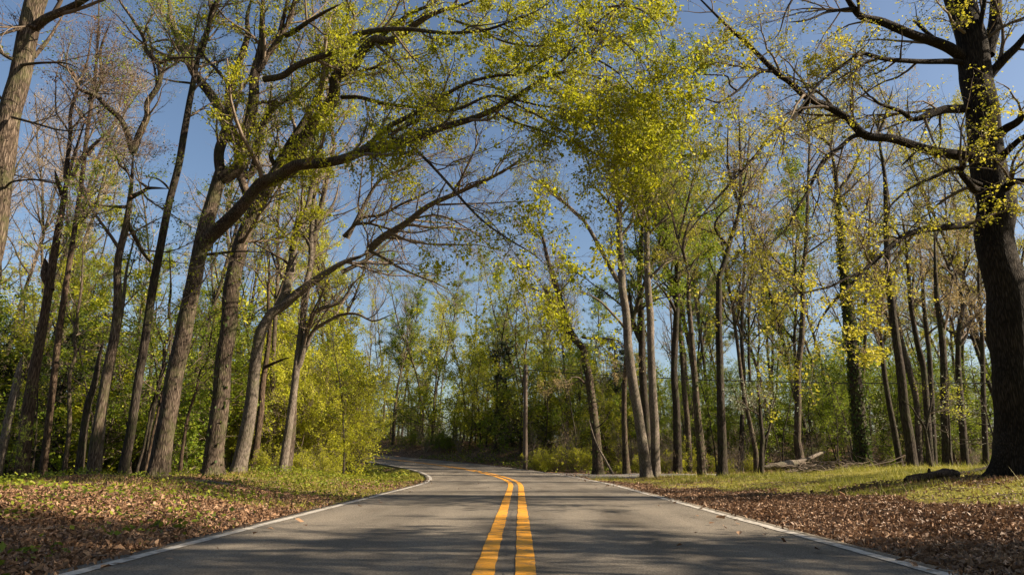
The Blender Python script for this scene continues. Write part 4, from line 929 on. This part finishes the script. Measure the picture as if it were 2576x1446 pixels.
def scatter_sl(kind, name, n, s0, s1, l0, l1, label, cat, group, sc=(.85, 1.2)):
    for _ in range(n):
        s, l = U(s0, s1), U(l0, l1)
        x = float(np.interp(s, S, CX) + np.interp(s, S, NX) * l); y = float(np.interp(s, S, CY) + np.interp(s, S, NY) * l)
        place(kind, name, x, y, label, cat, group, U(*sc))
scatter_sl('greenbush', 'green_bush', 16, 42, 96, 6, 16, 'green bush on the bank along the far road', 'bush', 'green bushes on the bank of the far road', (.8, 1.4))
scatter_sl('brush', 'twig_bush', 14, 42, 96, 5.5, 14, 'brown twiggy bush on the bank along the far road', 'bush', 'twiggy bushes on the bank of the far road')
scatter_sl('ulime', 'under_tree', 9, 44, 100, 6.5, 20, 'low green tree on the bank along the far road', 'tree', 'low trees on the bank of the far road')
scatter_sl('bare', 'bare_tree', 7, 44, 95, 6, 16, 'bare tree on the bank along the far road', 'tree', 'bare trees on the bank of the far road', (.6, .8))
scatter_sl('thicket', 'thicket_shrub', 12, 60, 110, -12, -5, 'yellow green shrub on the inside of the far bend', 'shrub', 'shrubs inside the far bend', (.7, 1.1))
scatter_sl('thicket', 'thicket_shrub', 12, 100, 122, -6, 12, 'yellow green shrub closing the far end of the road', 'shrub', 'shrubs at the far end of the road', (.8, 1.2))
scatter_sl('under', 'under_tree', 16, 50, 115, 14, 32, 'low dark green tree behind the bank of the far road', 'tree', 'low trees behind the bank of the far road', (.9, 1.4))
scatter_sl('greenbush', 'green_bush', 20, 50, 115, 12, 26, 'green bush behind the bank of the far road', 'bush', 'green bushes behind the bank of the far road', (1.2, 1.9))
# tall trees around the pale pair and behind the lawn tree
scatter('green', 'green_tree', 3, 1500, 1780, 33.5, 42, 'tall green tree rising behind the pale pair of trunks', 'tree', 'tall green trees behind the pale trunks', (.95, 1.1))
scatter('yellow', 'yellow_tree', 4, 2430, 2800, 34, 40, 'tall yellow tree just behind the big lawn tree', 'tree', 'tall yellow trees behind the lawn tree', (.85, 1.05), minlat=9)
scatter('tan', 'tan_tree', 2, 1950, 2300, 34, 40, 'tall tan budded tree rising behind the ivy-clad trunk', 'tree', 'tall tan trees behind the ivy-clad trunk', (1.0, 1.1))
# right woods
scatter('yellow', 'yellow_tree', 20, 1650, 2700, 36, 70, 'tall yellow leafing tree in the woods behind the lawn', 'tree', 'yellow trees in the right woods', (.75, 1.05))
scatter('tan', 'tan_tree', 9, 1500, 2700, 36, 72, 'tall tree with tan buds in the woods behind the lawn', 'tree', 'tan budded trees in the right woods', (.75, 1.05))
scatter('bare', 'bare_tree', 16, 1600, 2750, 34, 70, 'tall bare tree in the woods behind the lawn', 'tree', 'bare trees in the right woods', (.75, 1.05))
scatter('green', 'green_tree', 8, 1700, 2750, 45, 75, 'tall green tree at the back of the right woods', 'tree', 'green trees in the right woods', (.8, 1.05))
scatter('sapl', 'sapling', 60, 1560, 2700, 33.5, 55, 'slender dark sapling in the woods behind the lawn', 'sapling', 'saplings in the right woods')
scatter('under', 'under_tree', 55, 1600, 2700, 35, 60, 'low green understorey tree in the woods behind the lawn', 'tree', 'understorey trees in the right woods', (.7, 1.0))
scatter('under', 'under_tree', 26, 1600, 2750, 48, 78, 'low green tree far back in the right woods', 'tree', 'low trees far back in the right woods', (1.1, 1.6))
scatter('brush', 'twig_bush', 60, 1600, 2700, 33, 55, 'brown twiggy bush on the floor of the right woods', 'bush', 'twiggy bushes in the right woods', (.6, 1.0))
scatter('greenbush', 'green_bush', 45, 1650, 2700, 34, 60, 'green bush on the floor of the right woods', 'bush', 'green bushes in the right woods', (.5, .9))
for px, D, lab in ((1880, 34.5, 'white flowering dogwood left of the ivy-clad trunk'), (2140, 36, 'white flowering dogwood behind the ivy-clad trunk'), (2330, 25.5, 'white flowering dogwood between the lawn and the big tree'), (2440, 27, 'white flowering dogwood close against the big lawn tree')):
    place('dogwood', 'dogwood', px2x(px, D), D, lab, 'dogwood', 'white flowering dogwoods', 1.05 if D > 30 else .95)
# trees standing off to the right of the road, whose shadows fall across it
for x, y, k, sc in ((11.5, 3.0, 'under', 1.55), (15.5, 4.2, 'under', 1.8), (13.5, -.5, 'under', 1.7), (18, .6, 'lime', 1.0), (23, 2.4, 'green', .85), (15, -3, 'lime', 1.0), (24, -3, 'green', .9), (31, .5, 'lime', 1.2),
                    (14.5, 4.8, 'yellow', .95), (19.5, 3.6, 'green', 1.1), (27, 5.5, 'yellow', .6), (21, 11, 'bare', .75), (17, 12.5, 'bare', .75), (25, 15, 'bare', .85), (31, 20, 'bare', .9), (33, 12, 'bare', .9)):
    place(k, k + '_tree', x, y, 'tree beside the road out of the picture on the right', 'tree', 'roadside trees out of view', sc)
for k_, x, y, sc in (('green', -15, 5, .8), ('lime', -19, 9, 1.0), ('green', -11.5, 0, .8), ('green', -18, -3, .9), ('lime', -9, -5, 1.0), ('green', -24, 4, .9), ('green', 7.5, -6, .8), ('lime', -6.5, -10, 1.1),  # unseen trees added to block sky light and deepen the shade
                     ('green', 9, -11, .9), ('green', -13, -11, .9), ('lime', 6, -15, 1.1), ('green', -7, -17, .9), ('green', 14, -16, .9), ('green', -20, -18, 1), ('lime', 7, -23, 1.2), ('green', -8, -25, 1), ('green', 20, -9, .9), ('green', -27, -9, 1), ('green', 0, -34, 1.1), ('lime', -15, -32, 1.2), ('green', 14, -31, 1.0)):
    place(k_, k_ + '_tree', x, y, 'unseen tree added around the viewpoint to block sky light', 'tree', 'added unseen trees around the viewpoint', sc)
# saplings on the left bank in front of the woods
for px, py, D in ((30, 1100, 14), (100, 1080, 14.5), (115, 1060, 13.8), (140, 1090, 15), (20, 1150, 13)):
    place('sapl', 'sapling', px2x(px, D), D, 'little leafy sapling on the crest of the left bank', 'sapling', 'little saplings on the left bank', U(.2, .3))

# distant woods closing the horizon
n_ = 210
cx = []; ch = []
ang_ = np.linspace(-1.2, 1.2, n_) + rng.normal(0, .01, n_); rad = U(95, 140, n_)
bx, by = np.sin(ang_) * rad, np.cos(ang_) * rad; bz = hz(bx, by)
P = np.zeros((n_, 8, 3)); Hh = U(8, 14, n_)
for k in range(8):
    P[:, k] = np.stack([bx + rng.normal(0, .15, n_) * k, by, bz - .3 + Hh * k / 7], -1)
Rr = np.repeat(U(.1, .2, n_)[:, None], 8, 1) * (1 - .8 * np.linspace(0, 1, 8))
P1, R1 = grow(P, Rr, 1.2, (1.5, 3.5), (.6, 1.2), 6, .15, .05, t0=.05)
P2, R2 = grow(P1, R1, 1.5, (.6, 1.6), (.5, 1.1), 4, .15, 0)
tag(link('distant_woods', mesh_from('distant_woods', [tubes(P, Rr, 5), tubes(P1, R1, 3), leaves(P2, 5, .30, spread=.35), leaves(P1, 9, .30, spread=.5)], [BARKD, LF_GRN])), 'far woods closing the horizon beyond the trees', 'woods', kind='stuff')

# ------------------------------------------------------------------ utility pole, wires
m, t, N, L, b = new_mat('weathered_pole_wood')
tc = N.new('ShaderNodeTexCoord'); mp = N.new('ShaderNodeMapping'); mp.inputs['Scale'].default_value = (18, 18, .8); n = N.new('ShaderNodeTexNoise'); n.inputs['Scale'].default_value = 2; n.inputs['Detail'].default_value = 7
L.new(tc.outputs['Object'], mp.inputs[0]); L.new(mp.outputs[0], n.inputs['Vector']); r = ramp(N, [(.3, (.05, .037, .028)), (.7, (.16, .12, .09))]); L.new(n.outputs['Fac'], r.inputs[0]); L.new(r.outputs[0], b.inputs['Base Color']); b.inputs['Roughness'].default_value = .9
POLE = m
m, t, N, L, b = new_mat('wire_black'); b.inputs['Base Color'].default_value = (.012, .012, .012, 1); b.inputs['Roughness'].default_value = .6
WIRE = m
m, t, N, L, b = new_mat('insulator_grey'); b.inputs['Base Color'].default_value = (.10, .10, .10, 1); b.inputs['Roughness'].default_value = .4
INS = m
Dp = 38.5
pb = at(1321, 1163, Dp); pt = at(1321, 918, Dp)
gz = float(hz(pb[0], pb[1]))
root = empty('utility_pole', (pb[0], pb[1], gz)); tag(root, 'weathered wooden utility pole at the outside of the bend', 'utility pole')
hgt = pt[2] - gz
zz = np.linspace(-.3, hgt, 14); pp = np.stack([0 * zz + .01 * zz, 0 * zz, zz], -1)
pr = np.linspace(.135, .10, 14)
top = tubes(pp[None], pr[None], 12, lump=.01)
capV = np.vstack([pp[-1] + [0, 0, .03], top[0][-12:]]); capF = np.array([[0, 1 + i, 1 + (i + 1) % 12] for i in range(12)])
link('pole', mesh_from('pole', [top, (capV, capF, 0, None, False)], [POLE]), root)
ih = hgt - .32
q = np.array([[0.01 * ih + a_, -.13, ih + h_] for a_, h_ in ((0, -.06), (0, 0), (0, .05), (0, .09))])
link('insulator', mesh_from('insulator', [tubes(q[None], np.array([[.03, .06, .05, .02]]), 10)], [INS]), root)
bz_ = np.array([[.01 * ih, -.02, ih - .03], [.01 * ih, -.16, ih - .03]])
link('bracket', mesh_from('bracket', [tubes(np.linspace(bz_[0], bz_[1], 4)[None], np.full((1, 4), .018), 6)], [INS]), root)
def wire(name, a, c, sag, label, r_=.022):
    u = np.linspace(0, 1, 40)[:, None]; p = a * (1 - u) + c * u; p[:, 2] -= sag * 4 * (u * (1 - u))[:, 0]
    tag(link(name, mesh_from(name, [tubes(p[None], np.full((1, 40), r_), 5)], [WIRE])), label, 'wire')
ip = np.array([pb[0] + .01 * ih, pb[1] - .13, gz + ih + .05])
wire('power_line', ip, at(2620, 962, 27), .28, 'black power line running right from the pole across the woods')
wire('power_line', ip, at(960, 1032, 62), .5, 'black power line running left from the pole over the far road')

# ------------------------------------------------------------------ fallen wood
def log_thing(name, label, pts, r0, r1, bark, stubs=(), n=10, lump=.2, cat='log', hollow=False):
    P = catmull(np.array(pts), 26); P[1:-1] += rng.normal(0, r0 * .1, (24, 3)); R = np.interp(np.linspace(0, 1, 26), [0, .08, .3, .5, .9, 1], [r0 * .6, r0 * .9, r0 * 1.05, (r0 + r1) * .5, r1, r1 * .5]) * rng.normal(1, .07, 26)
    base = P[0].copy(); root = empty(name, base); tag(root, label, cat)
    body = tubes((P - base)[None], R[None], 12, lump=lump)
    c0 = np.vstack([(P - base)[0] - unit(P[1] - P[0]) * -.04, body[0][:12]]); c1 = np.vstack([(P - base)[-1], body[0][-12:]])
    f = np.array([[0, 1 + i, 1 + (i + 1) % 12] for i in range(12)])
    link('trunk', mesh_from('trunk', [body, (c0, f, 0, None, False), (c1, f, 0, None, False)], [bark]), root)
    for q, a, c in stubs:
        Q = catmull(np.array(q), 8); link('branch_stub', mesh_from('branch_stub', [tubes((Q - base)[None], np.linspace(a, c, 8)[None], 7, lump=.08)], [bark]), root)
    return root
def gat(px, D, dz=0.0):
    x = float(px2x(px, D)); return np.array([x, D, float(hz(x, D)) + dz])
Dl = 13.6
log_thing('rotten_log', 'short rotten log lying on the lawn in front of the big tree',
          [gat(2212, Dl - .4, .08), gat(2250, Dl - .25, .12), gat(2300, Dl, .13), gat(2340, Dl + .2, .09)],   .07, .088, BARKW,
          [([gat(2270, Dl - .15, .18), gat(2272, Dl - .2, .26)], .03, .02)])
log_thing('dead_branch', 'thin dead branch lying in the grass towards the big tree',
          [gat(2335, Dl + .7, .04), gat(2375, Dl + .9, .08), gat(2410, Dl + 1.1, .12), gat(2438, Dl + 1.2, .26)], .035, .012, BARKD, [([gat(2405, Dl + 1.1, .1), gat(2440, Dl + 1.0, .08), gat(2480, Dl + .9, .05)], .015, .006)], cat='branch')
log_thing('fallen_log', 'grey fallen trunk slanting up at the edge of the woods',
          [gat(1882, 26.5, .34), gat(1940, 26.8, .42), gat(1985, 27.6, .62), gat(2030, 28.4, .95)], .12, .06, BARKP,
          [([gat(1985, 27.6, .5), gat(1990, 27.5, .9)], .03, .012)])
# brushwood
root = empty('brush_pile', gat(2060, 21.5)); tag(root, 'heap of grey broken branches by the ivy-clad trunk', 'brush pile')
b0 = np.array(root.location)
M = 60; ctr = gat(2070, 21.5)
a0 = np.stack([U(-1.5, 1.5, M), U(-.5, .5, M), U(0.02, .12, M)], -1); th = rng.normal(0, .55, M)
ln = U(.4, 1.3, M); dr = np.stack([np.cos(th), rng.normal(0, .4, M), np.abs(rng.normal(0, .25, M))], -1) * np.where(U(0, 1, M) < .5, -1, 1)[:, None] * np.array([1, 1, 1]); dr[:, 2] = np.abs(dr[:, 2])
Pb = np.stack([a0 + dr * ln[:, None] * k / 5 + rng.normal(0, .03, (M, 3)) for k in range(6)], 1)
Rb = U(.01, .026, M)[:, None] * np.linspace(1, .5, 6)[None, :]
g0 = hz(Pb[..., 0] + ctr[0], Pb[..., 1] + ctr[1]); Pb[..., 2] += g0 - ctr[2]
Q, q = grow(Pb, Rb, 1.5, (.3, .8), (.5, 1.1), 5, .1, .05)
bm_ = link('branches', mesh_from('branches', [tubes(Pb, Rb, 6, lump=.05), tubes(Q, q, 4)], [TWIG]), root)
# fallen sticks on the left bank
for px0, px1, D0, D1, lab in ((0, 75, 9.9, 10.6, 'bark-brown fallen branch lying along the left bank crest'), (520, 640, 14.2, 14.0, 'grey fallen branch lying in front of the thickest oak')):
    log_thing('fallen_branch', lab, [gat(px0, D0, .05), gat((px0 + px1) / 2, (D0 + D1) / 2, .09), gat(px1, D1, .05)], .045, .03, BARKP, cat='branch')
# wooden stake in the verge
sp0 = gat(2062, 12.0)
root = empty('wooden_stake', sp0); tag(root, 'small orange brown stake upright at the lawn edge', 'stake')
w_, h_ = .035, .17
V = np.array([[-w_, -.012, -.05], [w_, -.012, -.05], [w_, .012, -.05], [-w_, .012, -.05], [-w_, -.012, h_], [w_, -.012, h_ * .72], [w_, .012, h_ * .72], [-w_, .012, h_]])
Fc = np.array([[0, 1, 5, 4], [1, 2, 6, 5], [2, 3, 7, 6], [3, 0, 4, 7], [4, 5, 6, 7]])
m, t, N, L, b = new_mat('split_wood'); b.inputs['Base Color'].default_value = (.42, .22, .11, 1); b.inputs['Roughness'].default_value = .8
o = link('stake', mesh_from('stake', [(V, Fc, 0, None, False)], [m]), root); o.rotation_euler = (.1, -.08, -.5)
